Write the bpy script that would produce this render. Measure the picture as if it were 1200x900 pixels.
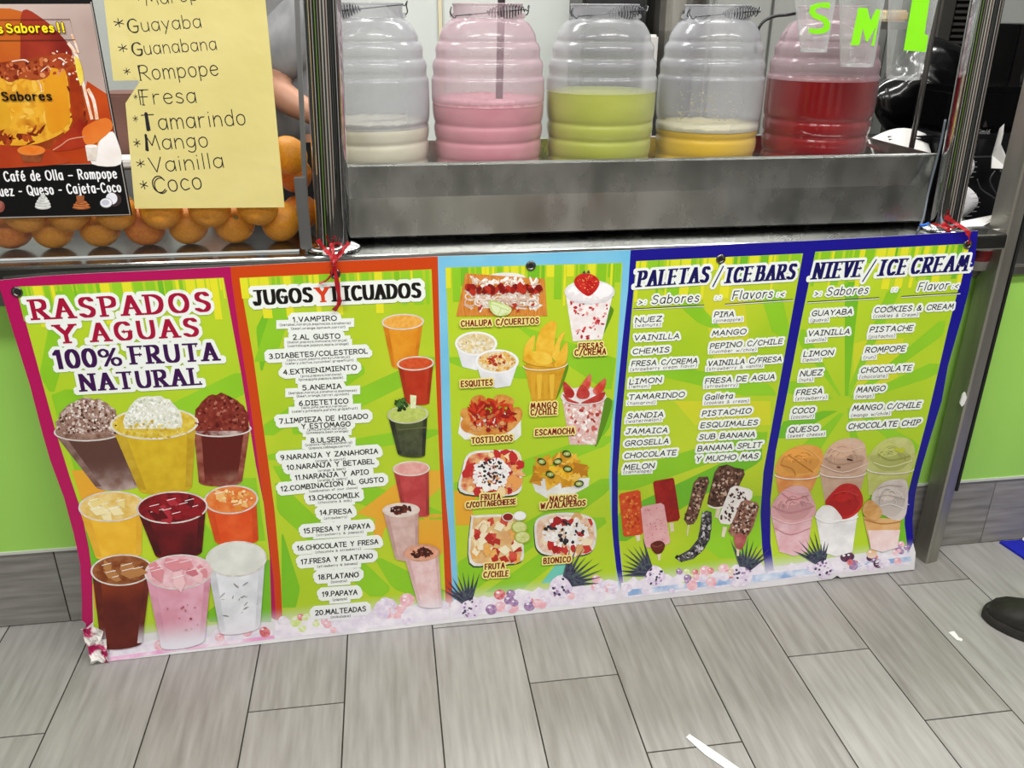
import bpy, bmesh, math, random
import numpy as np
from mathutils import Vector, Matrix
from mathutils.geometry import tessellate_polygon
for o in list(bpy.data.objects): bpy.data.objects.remove(o)
SC = bpy.context.scene; COL = SC.collection
R = random.Random(7)
# ------------------------------------------------------------------ camera, world, lights, exposure
FPX = 989.6
YAW, PITCH, ROLL = 0.14741551, -0.41549772, 0.00562583
CAM = Vector((0, 0, 1.35))
fw = Vector((math.sin(YAW)*math.cos(PITCH), math.cos(YAW)*math.cos(PITCH), math.sin(PITCH)))
rt = Vector((math.cos(YAW), -math.sin(YAW), 0)); up = rt.cross(fw)
rt, up = rt*math.cos(ROLL)+up*math.sin(ROLL), -rt*math.sin(ROLL)+up*math.cos(ROLL)
cam = bpy.data.objects.new('camera', bpy.data.cameras.new('camera')); COL.objects.link(cam)
cam.data.sensor_width = 36; cam.data.lens = FPX/1200*36; cam.data.clip_start = .02
cam.matrix_world = Matrix(((rt.x, up.x, -fw.x, CAM.x), (rt.y, up.y, -fw.y, CAM.y), (rt.z, up.z, -fw.z, CAM.z), (0, 0, 0, 1)))
SC.camera = cam
SC.view_settings.view_transform = 'Standard'; SC.view_settings.look = 'None'
SC.view_settings.gamma = 1; SC.view_settings.use_curve_mapping = False
SC.view_settings.exposure = 0.0
W = bpy.data.worlds.new('world'); SC.world = W; W.use_nodes = True
W.node_tree.nodes['Background'].inputs[0].default_value = (.9, .95, 1, 1)
W.node_tree.nodes['Background'].inputs[1].default_value = .25
def area(name, loc, size, power, rot=(0, 0, 0), col=(1, .985, .96)):
    l = bpy.data.lights.new(name, 'AREA'); l.shape = 'RECTANGLE'; l.size, l.size_y = size; l.energy = power; l.color = col
    o = bpy.data.objects.new(name, l); COL.objects.link(o); o.location = loc; o.rotation_euler = rot
    return o
LAMPS = [(-1.1, .5, 34), (.45, .5, 34), (1.9, .5, 30), (-1.1, -1.3, 30), (.6, -1.3, 30), (2.1, -1.3, 20), (-.5, 2.5, 26), (1.0, 2.5, 26)]
for (x, y, p) in LAMPS: area('ceiling_lamp_light', (x, y, 2.655), (1.15, .28), p)

# ------------------------------------------------------------------ pixel rays (to measure places from the photograph)
def ray(x, y): return rt*((x-600)/FPX)-up*((y-450)/FPX)+fw
def on_y(x, y, Y): d = ray(x, y); return CAM+d*((Y-CAM.y)/d.y)
def on_z(x, y, Zv): d = ray(x, y); return CAM+d*((Zv-CAM.z)/d.z)

# ------------------------------------------------------------------ materials
def s2l(c):
    if isinstance(c, str): c = tuple(int(c[i:i+2], 16) for i in (0, 2, 4))
    return tuple(((v/255)/12.92 if v/255 <= .04045 else ((v/255+.055)/1.055)**2.4) for v in c[:3])+(1,)
MC = {}
def mat(name, c1, c2=None, scale=20, rough=.5, metal=0, stretch=(1, 1, 1), detail=4, lo=.35, hi=.65, bump=0, bscale=None, spec=.5, coat=0, alpha=None, c3=None, kind='noise', trans=0, sss=0, rvar=0):
    if name in MC: return MC[name]
    m = bpy.data.materials.new(name); m.use_nodes = True; n = m.node_tree.nodes; L = m.node_tree.links
    b = n['Principled BSDF']; b.inputs['Roughness'].default_value = rough; b.inputs['Metallic'].default_value = metal
    b.inputs['Specular IOR Level'].default_value = spec; b.inputs['Coat Weight'].default_value = coat
    if trans: b.inputs['Transmission Weight'].default_value = trans
    if sss: b.inputs['Subsurface Weight'].default_value = sss; b.inputs['Subsurface Radius'].default_value = (.01, .006, .003)
    b.inputs['Base Color'].default_value = s2l(c1)
    tc = n.new('ShaderNodeTexCoord'); mp = n.new('ShaderNodeMapping'); mp.inputs['Scale'].default_value = stretch; L.new(tc.outputs['Object'], mp.inputs[0])
    if c2 or bump or rvar:
        if kind == 'noise':
            t = n.new('ShaderNodeTexNoise'); t.inputs['Detail'].default_value = detail
        else:
            t = n.new('ShaderNodeTexVoronoi')
        t.inputs['Scale'].default_value = scale; L.new(mp.outputs[0], t.inputs['Vector'])
        tout = t.outputs['Fac'] if kind == 'noise' else t.outputs['Color']
        if c2:
            r = n.new('ShaderNodeValToRGB'); L.new(tout, r.inputs[0])
            r.color_ramp.elements[0].position = lo; r.color_ramp.elements[0].color = s2l(c1)
            r.color_ramp.elements[1].position = hi; r.color_ramp.elements[1].color = s2l(c2)
            if c3: e = r.color_ramp.elements.new((lo+hi)/2); e.color = s2l(c3)
            L.new(r.outputs[0], b.inputs['Base Color'])
        if rvar:
            q = n.new('ShaderNodeMapRange'); q.inputs['To Min'].default_value = max(0, rough-rvar); q.inputs['To Max'].default_value = rough+rvar
            L.new(tout, q.inputs[0]); L.new(q.outputs[0], b.inputs['Roughness'])
        if bump:
            bp = n.new('ShaderNodeBump'); bp.inputs['Strength'].default_value = bump; bp.inputs['Distance'].default_value = .002
            if bscale:
                t2 = n.new('ShaderNodeTexNoise'); t2.inputs['Scale'].default_value = bscale; L.new(mp.outputs[0], t2.inputs['Vector']); L.new(t2.outputs['Fac'], bp.inputs['Height'])
            else: L.new(tout, bp.inputs['Height'])
            L.new(bp.outputs[0], b.inputs['Normal'])
    if alpha is not None: b.inputs['Alpha'].default_value = alpha
    MC[name] = m; return m
def film(name, col, a0, a1, rough=.18, nz_=.2):
    """thin clear plastic: a see-through sheet whose cover grows towards grazing angles"""
    if name in MC: return MC[name]
    m = bpy.data.materials.new(name); m.use_nodes = True; n = m.node_tree.nodes; L = m.node_tree.links
    b = n['Principled BSDF']; b.inputs['Base Color'].default_value = s2l(col); b.inputs['Roughness'].default_value = rough
    b.inputs['Specular IOR Level'].default_value = .8
    tr = n.new('ShaderNodeBsdfTransparent'); mx = n.new('ShaderNodeMixShader'); lw = n.new('ShaderNodeLayerWeight'); lw.inputs[0].default_value = .45
    mr = n.new('ShaderNodeMapRange'); mr.inputs['To Min'].default_value = a0; mr.inputs['To Max'].default_value = a1
    L.new(lw.outputs['Facing'], mr.inputs[0]); fac = mr.outputs[0]
    tc = n.new('ShaderNodeTexCoord')
    nz = n.new('ShaderNodeTexNoise'); nz.inputs['Scale'].default_value = 14; L.new(tc.outputs['Object'], nz.inputs[0])
    m2 = n.new('ShaderNodeMath'); m2.operation = 'MULTIPLY_ADD'; m2.inputs[1].default_value = nz_; L.new(nz.outputs[0], m2.inputs[0])
    sb = n.new('ShaderNodeMath'); sb.operation = 'SUBTRACT'; sb.inputs[1].default_value = nz_*.5; L.new(fac, sb.inputs[0]); L.new(sb.outputs[0], m2.inputs[2]); fac = m2.outputs[0]
    L.new(fac, mx.inputs[0]); L.new(tr.outputs[0], mx.inputs[1]); L.new(b.outputs[0], mx.inputs[2]); L.new(mx.outputs[0], n['Material Output'].inputs[0])
    MC[name] = m; return m
def ink(c1, c2=None, scale=60, lo=.35, hi=.65, kind='noise', top=None, zr=None, c3=None, fade=True, rough=.38, stretch=(1, 1, 1)):
    """printed ink: colour varies by object coordinates; the printed picture itself pales at the foot of the banner"""
    key = ('ink', c1, c2, scale, lo, hi, kind, top, zr, c3, fade, stretch)
    if key in MC: return MC[key]
    m = bpy.data.materials.new('ink_'+c1); m.use_nodes = True; n = m.node_tree.nodes; L = m.node_tree.links
    b = n['Principled BSDF']; b.inputs['Roughness'].default_value = rough; b.inputs['Specular IOR Level'].default_value = .35
    tc = n.new('ShaderNodeTexCoord'); mp = n.new('ShaderNodeMapping'); mp.inputs['Scale'].default_value = stretch; L.new(tc.outputs['Object'], mp.inputs[0])
    rgb = n.new('ShaderNodeRGB'); rgb.outputs[0].default_value = s2l(c1); cur = rgb.outputs[0]
    if c2:
        if kind == 'noise': t = n.new('ShaderNodeTexNoise'); t.inputs['Detail'].default_value = 3; o = t.outputs['Fac']
        else: t = n.new('ShaderNodeTexVoronoi'); o = t.outputs['Color']
        t.inputs['Scale'].default_value = scale; L.new(mp.outputs[0], t.inputs['Vector'])
        r = n.new('ShaderNodeValToRGB'); L.new(o, r.inputs[0]); e = r.color_ramp.elements
        e[0].position = lo; e[0].color = s2l(c1); e[1].position = hi; e[1].color = s2l(c2)
        if c3: q = e.new((lo+hi)/2); q.color = s2l(c3)
        cur = r.outputs[0]
    sx = n.new('ShaderNodeSeparateXYZ'); L.new(tc.outputs['Object'], sx.inputs[0])
    def mixz(cur, col, z0, z1):
        mr = n.new('ShaderNodeMapRange'); mr.interpolation_type = 'SMOOTHSTEP'; mr.inputs['From Min'].default_value = z0; mr.inputs['From Max'].default_value = z1
        L.new(sx.outputs[2], mr.inputs[0]); mx = n.new('ShaderNodeMix'); mx.data_type = 'RGBA'
        L.new(mr.outputs[0], mx.inputs[0]); L.new(cur, mx.inputs[6]); mx.inputs[7].default_value = s2l(col); return mx.outputs[2]
    if top: cur = mixz(cur, top, zr[0], zr[1])
    if fade: cur = mixz(cur, 'e9e6f0', .098, .022)
    L.new(cur, b.inputs['Base Color']); MC[key] = m; return m

STEEL = mat('brushed_steel', 'a3a4a1', 'bdbebb', 7, rough=.32, metal=1, stretch=(2.2, 2, 1.2), rvar=.1, detail=8)
STEELD = mat('dull_steel', '9c9a93', 'b2b0a9', 5, rough=.4, metal=1, stretch=(6, 6, 1), rvar=.08)
CHROME = mat('chrome', 'd8dadb', rough=.05, metal=1)
WIRE = mat('wire', '8b8d90', rough=.3, metal=1)
BLACKP = mat('black_plastic', '0c0c0d', '16161a', 30, rough=.28)
BLACKM = mat('black_matt', '0a0a0a', '151515', 20, rough=.6)
WHITEP = mat('white_paper', 'e9e8e4', 'dcdad6', 15, rough=.7)

# ------------------------------------------------------------------ mesh helpers
def tag(o, label=None, cat=None, group=None, kind=None):
    if label: o['label'] = label
    if cat: o['category'] = cat
    if group: o['group'] = group
    if kind: o['kind'] = kind
    return o
def base(parent):
    v = Vector((0, 0, 0))
    while parent is not None: v = v+parent.location; parent = parent.parent
    return v
def obj(name, V, F, mats, parent=None, mi=None, smooth=False, loc=None):
    off = base(parent); me = bpy.data.meshes.new(name)
    if loc is None: loc = Vector((0, 0, 0)) if parent is None else Vector(off)
    me.from_pydata([tuple(Vector(v)-loc) for v in V], [], F)
    for m in (mats if isinstance(mats, (list, tuple)) else [mats]): me.materials.append(m)
    if mi: me.polygons.foreach_set('material_index', mi)
    if smooth: me.polygons.foreach_set('use_smooth', [True]*len(me.polygons))
    me.update(); o = bpy.data.objects.new(name, me); COL.objects.link(o)
    o.parent = parent; o.location = loc-off
    return o
def empty(name, loc, label=None, cat=None, group=None, kind=None):
    o = bpy.data.objects.new(name, None); COL.objects.link(o); o.location = loc; o.empty_display_size = .05
    return tag(o, label, cat, group, kind)
class MB:
    def __init__(s): s.V = []; s.F = []; s.M = []
    def add(s, V, F, m=0):
        n = len(s.V); s.V += [tuple(v) for v in V]; s.F += [tuple(i+n for i in f) for f in F]; s.M += [m]*len(F); return s
    def box(s, x0, x1, y0, y1, z0, z1, m=0, bev=0):
        if bev:
            bm = bmesh.new(); bmesh.ops.create_cube(bm, size=1)
            for v in bm.verts: v.co = Vector(((x0+x1)/2+v.co.x*(x1-x0), (y0+y1)/2+v.co.y*(y1-y0), (z0+z1)/2+v.co.z*(z1-z0)))
            bmesh.ops.bevel(bm, geom=bm.edges[:], offset=bev, segments=2, affect='EDGES'); bm.verts.index_update()
            s.add([v.co.copy() for v in bm.verts], [[v.index for v in f.verts] for f in bm.faces], m); bm.free(); return s
        V = [(x, y, z) for x in (x0, x1) for y in (y0, y1) for z in (z0, z1)]
        return s.add(V, [(0, 1, 3, 2), (4, 6, 7, 5), (0, 4, 5, 1), (2, 3, 7, 6), (0, 2, 6, 4), (1, 5, 7, 3)], m)
    def lathe(s, prof, cx, cy, n=48, m=0, axis=None, closed=False):
        V = []; F = []; k = len(prof)
        for i in range(n):
            a = 2*math.pi*i/n
            for (z, r) in prof:
                x0, y0 = (cx, cy) if axis is None else axis(z)
                V.append((x0+r*math.cos(a), y0+r*math.sin(a), z))
        for i in range(n):
            j = (i+1) % n
            for q in range(k-1): F.append((i*k+q, j*k+q, j*k+q+1, i*k+q+1))
        return s.add(V, F, m)
    def tube(s, P, r, n=8, m=0, cap=True, flat=None):
        P = [Vector(p) for p in P]; V = []; F = []; N = len(P); prev = None
        for i, p in enumerate(P):
            t = (P[min(i+1, N-1)]-P[max(i-1, 0)]).normalized()
            a = prev if prev is not None else (Vector((0, 0, 1)) if abs(t.z) < .9 else Vector((1, 0, 0)))
            u = (a-t*a.dot(t)).normalized(); prev = u; w = t.cross(u); rr = r[i] if isinstance(r, (list, tuple)) else r
            for k in range(n):
                an = 2*math.pi*k/n; V.append(p+u*math.cos(an)*rr*(flat or 1)+w*math.sin(an)*rr)
        for i in range(N-1):
            for k in range(n): F.append((i*n+k, i*n+(k+1) % n, (i+1)*n+(k+1) % n, (i+1)*n+k))
        if cap: F.append(tuple(range(n))[::-1]); F.append(tuple((N-1)*n+k for k in range(n)))
        return s.add(V, F, m)
    def sheet(s, G, m=0, t=.0006, d=(0, 1, 0)):
        """G: rows of points; makes a thin solid sheet"""
        r = len(G); c = len(G[0]); d = Vector(d); V = [Vector(p) for row in G for p in row]; n = len(V)
        V2 = V+[v+d*t for v in V]; F = []
        for i in range(r-1):
            for j in range(c-1):
                a = i*c+j; F.append((a, a+1, a+c+1, a+c)); F.append((n+a, n+a+c, n+a+c+1, n+a+1))
        B = [j for j in range(c)]+[i*c+c-1 for i in range(1, r)]+[(r-1)*c+j for j in range(c-2, -1, -1)]+[i*c for i in range(r-2, 0, -1)]
        for k in range(len(B)):
            a, b = B[k], B[(k+1) % len(B)]; F.append((b, a, n+a, n+b))
        return s.add(V2, F, m)
    def obj(s, name, mats, parent=None, smooth=False, loc=None):
        return obj(name, s.V, s.F, mats, parent, s.M if len(set(s.M)) > 1 else None, smooth, loc)
def catmull(P, k=5, closed=False):
    P = [Vector(p) for p in P]; n = len(P); out = []
    for i in range(n if closed else n-1):
        if closed: a, b, c, d = P[(i-1) % n], P[i], P[(i+1) % n], P[(i+2) % n]
        else: a, b, c, d = P[max(i-1, 0)], P[i], P[i+1], P[min(i+2, n-1)]
        for j in range(k):
            t = j/k; out.append(.5*((2*b)+(c-a)*t+(2*a-5*b+4*c-d)*t*t+(3*b-a-3*c+d)*t**3))
    if not closed: out.append(P[-1])
    return out
def autosmooth(o, ang=40):
    o.data.polygons.foreach_set('use_smooth', [True]*len(o.data.polygons))
    bm = bmesh.new(); bm.from_mesh(o.data)
    for e in bm.edges:
        if len(e.link_faces) == 2 and e.calc_face_angle(0) > math.radians(ang): e.smooth = False
    bm.to_mesh(o.data); bm.free(); return o
def copy_tree(o, parent=None, label=None):
    c = o.copy(); COL.objects.link(c); c.parent = parent
    for ch in list(o.children): copy_tree(ch, c)
    if label: c['label'] = label
    return c

# ------------------------------------------------------------------ the room
def bx(name, x0, x1, y0, y1, z0, z1, m, parent=None, bev=0, kind=None, smooth=False):
    o = MB().box(x0, x1, y0, y1, z0, z1, bev=bev).obj(name, m, parent)
    if kind: o['kind'] = kind
    return o
GROUT = mat('dark_grout', '26241f', '35322c', 60, rough=.9)
WALLW = mat('pale_wall', 'd3d8d1', 'c7ccc6', 3, rough=.5)
TILES = [mat('plank_tile_%d' % i, a, b, 7, rough=.42, stretch=(9, .8, 1), detail=8, lo=.3, hi=.72, bump=.1, c3=c)
         for i, (a, b, c) in enumerate([('8c8985', 'a5a3a0', '9a9794'), ('93908c', 'aba9a6', 'a09e9b'), ('86827e', 'a19e9b', '94918d')])]
BTILES = [mat('base_tile_%d' % i, a, b, 7, rough=.42, stretch=(.8, 9, 9), detail=8, lo=.3, hi=.72, bump=.1)
          for i, (a, b) in enumerate([('6f6c68', '96938e'), ('787571', '9b9893')])]
floor = bx('floor', -3, 3.6, -2.6, 3.4, -.05, -.0015, GROUT, kind='structure')
def tile_mesh(name, w, l, m):
    g = .0016; t = .0016; b = .0012
    V = [(-w/2+g, -l/2+g, -.0015), (w/2-g, -l/2+g, -.0015), (w/2-g, l/2-g, -.0015), (-w/2+g, l/2-g, -.0015)]
    V += [(x, y, t-.001-.0006) for (x, y, z) in V] + [(x-math.copysign(b, x), y-math.copysign(b, y), 0) for (x, y, z) in V[:4]]
    F = [(0, 1, 5, 4), (1, 2, 6, 5), (2, 3, 7, 6), (3, 0, 4, 7), (4, 5, 9, 8), (5, 6, 10, 9), (6, 7, 11, 10), (7, 4, 8, 11), (8, 9, 10, 11)]
    me = bpy.data.meshes.new(name); me.from_pydata(V, [], F); me.materials.append(m); return me
def tile_shift(m):      # each tile shows another stretch of the same grain
    nt = m.node_tree; mp = [q for q in nt.nodes if q.type == 'MAPPING'][0]; oi = nt.nodes.new('ShaderNodeObjectInfo')
    cm = nt.nodes.new('ShaderNodeCombineXYZ'); mu = nt.nodes.new('ShaderNodeMath'); mu.operation = 'MULTIPLY'; mu.inputs[1].default_value = 37
    nt.links.new(oi.outputs['Random'], mu.inputs[0]); nt.links.new(mu.outputs[0], cm.inputs[0]); nt.links.new(mu.outputs[0], cm.inputs[1]); nt.links.new(cm.outputs[0], mp.inputs['Location'])
for m in TILES+BTILES: tile_shift(m)
tms = [tile_mesh('tile', .2, .62, m) for m in TILES]
for c in range(-9, 13):
    y0 = {0: 1.62, 1: 1.41, 2: 1.19}[c % 3]
    for k in range(-3, 3):
        yc = y0+.62*k+.31
        if yc-.31 > 2.1 or yc+.31 < .3: continue
        o = bpy.data.objects.new('tile', tms[R.choice((0, 1, 2))]); COL.objects.link(o); o.parent = floor; o.location = (.152+.2*c, yc, 0)
cl = bx('ceiling', -3, 3.6, -2.6, 3.4, 2.7, 2.75, mat('ceiling_white', 'dcdcd8', rough=.9), kind='structure')
bx('wall_back', -3, 3.6, 3.35, 3.4, 0, 2.7, WALLW, kind='structure')
bx('wall_front', -3, 3.6, -2.6, -2.55, 0, 2.7, mat('warm_wall', 'bab5aa', 'aea99e', 2, rough=.7), kind='structure')
for i, (x, w, c) in enumerate(((-2.2, .9, '3a2c22'), (-.6, .8, '2a2624'), (.9, .7, '4a2018'), (2.3, 1.0, '22242a'))): bx('trim_%d' % (i+1), x, x+w, -2.548, -2.50, 0, 2.3, mat('dark_panel_'+c, c, rough=.5), kind='structure')  # unseen dark panels, added for the chrome posts to reflect
bx('wall_left', -3.05, -3, -2.6, 3.4, 0, 2.7, mat('beige_wall', '5c554a', '524c42', 2, rough=.7), kind='structure')
bx('wall_right', 3.6, 3.65, -2.6, 3.4, 0, 2.7, mat('grey_wall', '6c6d6d', '626363', 2, rough=.7), kind='structure')
for i, (yy, w, c) in enumerate(((-2.3, .8, '1c1a1a'), (-1.2, .5, '7fae3c'), (-.6, .9, '141312'), (.5, .25, 'd8d4cc'), (.8, .6, '1c1a1a'), (1.5, .12, '8c2018'), (1.65, .5, '24221f'))):  # unseen side panels, added to put coloured streaks into the chrome reflections
    bx('trim_%d' % (i+5), -2.999, -2.96, yy, yy+w, 0, 2.4, mat('panel_'+c, c, rough=.5), kind='structure'); c2 = '3c3b38' if c == '7fae3c' else c; bx('trim_%d' % (i+12), 3.56, 3.599, yy, yy+w, 0, 2.4, mat('panel_'+c2, c2, rough=.5), kind='structure')
for i, (x, y, p) in enumerate(LAMPS):
    t = empty('ceiling_light', (x, y, 2.7), 'white framed strip light in the ceiling, out of the photograph', 'ceiling light', 'ceiling strip lights')
    MB().box(x-.62, x+.62, y-.18, y-.15, 2.66, 2.6999).box(x-.62, x+.62, y+.15, y+.18, 2.66, 2.6999).box(x-.62, x-.59, y-.15, y+.15, 2.66, 2.6999).box(x+.59, x+.62, y-.15, y+.15, 2.66, 2.6999).obj('frame', WHITEP, t)

# ------------------------------------------------------------------ the service counter
GREEN = mat('lime_laminate', 'a2d861', '9dd25c', 2, rough=.33, spec=.4)
CT = empty('service_counter', (.3, 1.763, 0), 'steel topped counter with lime green front panel and grey tile base behind the menu banner', 'counter')
bx('front_panel', -1.9, 2.3, 1.763, 1.79, .21, .80, GREEN, CT)
tb = bx('tile_base', -1.9, 2.3, 1.7665, 1.79, .002, .205, GROUT, CT)
bm_ = tile_mesh('tile', .6, .2035, BTILES[0]); bm2 = tile_mesh('tile', .6, .2035, BTILES[1])
for k, x in enumerate([-1.108-.3, -.508-.0, .092, .692, 1.286, 1.88]):
    o = bpy.data.objects.new('tile', (bm_, bm2)[k % 2]); COL.objects.link(o); o.parent = tb
    if k == 0: x = -1.108
    o.rotation_euler = (math.pi/2, 0, 0); o.location = Vector((x, 1.7650, .1037))-tb.location-CT.location
bx('caulk_strip', -1.9, 2.3, 1.7595, 1.764, .2055, .2125, mat('caulk', 'c9ccc4', rough=.6), CT)
bx('apron_band', -1.9, 2.3, 1.7585, 1.79, .80, .895, STEEL, CT)
# top slab with a rounded chrome edge
prof = [(1.68, .872), (1.6625, .872), (1.662, .8745), (1.662, .8995), (1.6632, .9033), (1.667, .905), (2.17, .905), (2.17, .872)]
V = []; F = []
for x in (-1.9, 1.352):
    V += [(x, y, z) for y, z in prof]
n = len(prof)
F = [(i, (i+1) % n, (i+1) % n+n, i+n) for i in range(n)]+[tuple(range(n))[::-1], tuple(range(n, 2*n))]
autosmooth(obj('worktop', V, F, mat('worktop_steel', '8d8f8c', '9fa09d', 6, rough=.18, metal=1, stretch=(1, 4, 1), rvar=.06, detail=8), CT), 5)
bx('lower_worktop', 1.352, 2.3, 1.745, 2.18, .785, .803, STEELD, CT)
bx('cabinet_body', -1.9, 2.3, 1.795, 2.12, .01, .78, BLACKM, CT)
# upright steel post at the right corner of the counter
z1 = 1.5
V = [(1.366, 1.744, .001), (1.377, 1.696, .001), (1.381, 1.696, .001), (1.414, 1.741, .001), (1.414, 1.747, .001), (1.366, 1.75, .001)]
V = [(1.366, 1.744, 0), (1.376, 1.6975, 0), (1.3815, 1.6955, 0), (1.412, 1.702, 0), (1.414, 1.742, 0)]
n = len(V); V2 = V+[(x, y, z1) for x, y, z in V]
F = [(i, (i+1) % n, (i+1) % n+n, i+n) for i in range(n)]+[tuple(range(n))[::-1], tuple(range(n, 2*n))]
obj('corner_post', V2, F, mat('post_steel', 'a09d93', 'b0ada4', 5, rough=.42, metal=.85, stretch=(6, 6, 1)), CT)
bx('post_gasket', 1.4145, 1.421, 1.7, 1.742, .22, 1.2, BLACKM, CT)  # black strip standing in for the dark gap beside the post
MB().lathe([(0, .0001), (.0005, .007), (.001, .0001)], 0, 0, 12).obj
obj('paint_chip', [Vector(on_y(x, y, 1.7)) + Vector((0, -.004, 0)) for x, y in ((1127, 462), (1130, 459), (1132, 465), (1129, 473), (1126, 476), (1124, 472))] +
    [Vector(on_y(x, y, 1.7)) + Vector((0, .0, 0)) for x, y in ((1127, 462), (1130, 459), (1132, 465), (1129, 473), (1126, 476), (1124, 472))],
    [(0, 1, 2, 3, 4, 5)]+[(i, (i+1) % 6, (i+1) % 6+6, i+6) for i in range(6)], WHITEP, CT)

# ------------------------------------------------------------------ chrome posts
def chrome_post(p0, p1, r, label):
    t = empty('chrome_post', (p0[0], p0[1], .9055), label, 'post', 'chrome posts on the counter')
    ax = lambda z: (p0[0]+(p1[0]-p0[0])*(z-p0[2])/(p1[2]-p0[2]), p0[1]+(p1[1]-p0[1])*(z-p0[2])/(p1[2]-p0[2]))
    o = MB().lathe([(.906, r), (1.2, r), (1.5, r), (1.9, r), (1.9, 0.0001)], 0, 0, 64, axis=ax).obj('pole', CHROME, t, smooth=True); autosmooth(o)
    o = MB().lathe([(.9055, .0001), (.9055, r*1.55), (.908, r*1.6), (.912, r*1.5), (.916, r*1.2), (.9175, r*1.0)], p0[0], p0[1], 64).obj('flange', CHROME, t, smooth=True)
    return t
chrome_post((-.113, 1.722, .905), (-.098, 1.722, 1.367), .0345, 'chrome post left of the drink jars, standing beside the yellow paper lists')
chrome_post((1.238, 1.722, .905), (1.226, 1.722, 1.376), .0315, 'chrome post at the right end of the drink jar trough')

# ------------------------------------------------------------------ trough
TR = empty('steel_trough', (.55, 1.94, .906), 'long brushed steel trough on the counter holding the drink jars', 'trough')
x0, x1 = -.128, 1.212
pr = [(1.764, .914), (1.759, .918), (1.768, .997), (1.760, 1.062), (1.758, 1.066), (1.760, 1.068), (1.772, 1.066), (1.776, .93), (2.105, .93), (2.108, 1.064), (2.12, 1.066), (2.124, 1.06), (2.12, .914)]
V = []; n = len(pr)
for x in (x0, x1): V += [(x, y, z) for y, z in pr]
F = [(i, (i+1) % n, (i+1) % n+n, i+n) for i in range(n)]
autosmooth(obj('basin', V, F, mat('trough_steel', 'bfc1bd', 'd2d3d0', 9, rough=.27, metal=1, stretch=(1.6, 2, 1), rvar=.12, detail=9), TR), 3)
for x in (x0, x1-.004): bx('end_wall', x, x+.004, 1.766, 2.12, .914, 1.064, STEEL, TR)
bx('jar_shelf', x0+.006, x1-.006, 1.778, 2.1, 1.000, 1.006, STEELD, TR)
for x in (-.09, .35, .75, 1.15):
    for y in (1.8, 2.06): bx('foot', x, x+.04, y, y+.03, .9055, .9145, BLACKM, TR)
FOIL = mat('foil', 'c9c9c4', '9a9a96', 60, rough=.2, metal=1, bump=.8)
for (cx, cy, s, lab) in ((.105, 1.80, .02, 'crumpled foil lump between the white and pink drink jars'), (.355, 1.80, .022, 'crumpled foil lump between the pink and green drink jars'),
                    (.606, 1.80, .02, 'crumpled foil lump between the green and yellow drink jars'), (.862, 1.80, .024, 'crumpled foil lump between the yellow and red drink jars')):
    bm = bmesh.new(); bmesh.ops.create_icosphere(bm, subdivisions=3, radius=1)
    for v in bm.verts:
        k = .8+.35*R.random(); v.co = Vector((cx+v.co.x*s*k, cy+v.co.y*s*k*.9, 1.006+s*1.05+v.co.z*s*k*.95))
        v.co.z = max(v.co.z, 1.0065)
    bm.verts.index_update(); tag(obj('foil_lump', [v.co.copy() for v in bm.verts], [[v.index for v in f.verts] for f in bm.faces], FOIL, loc=Vector((cx, cy, 1.0062))), lab, 'foil', 'foil lumps between the jars'); bm.free()

# ------------------------------------------------------------------ jars
WIRED = mat('dark_wire', '55575a', rough=.3, metal=1)
PROF = [(0, .86), (.004, .91), (.014, .94), (.036, .95), (.046, .932), (.054, .955), (.064, .968), (.078, .968), (.086, .952), (.094, .972), (.106, .984), (.114, .98), (.121, .966), (.130, .986),
        (.15, 1.0), (.20, 1.0), (.211, .995), (.217, .968), (.225, .965), (.236, .975), (.246, .955), (.252, .918), (.26, .912), (.271, .915), (.28, .885), (.286, .845), (.294, .838), (.303, .81),
        (.313, .76), (.322, .70), (.328, .62), (.332, .595), (.352, .595), (.356, .61), (.359, .605), (.358, .58)]
JZ = 1.0066
def radius_at(h, rr):
    for (a, ra), (b, rb) in zip(PROF, PROF[1:]):
        if a <= h <= b: return rr*(ra+(rb-ra)*(h-a)/(b-a+1e-9))
    return rr
FILM = film('frosted_jar', 'b2b3b9', .36, .85, .16); WET = film('wet_jar', 'e8e8e8', .01, .22, .12, .02)
FILMP = film('pink_film_jar', 'c8adb6', .40, .85, .18)
FILMR = film('rose_film_jar', 'b89ea8', .36, .82, .16)
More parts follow.
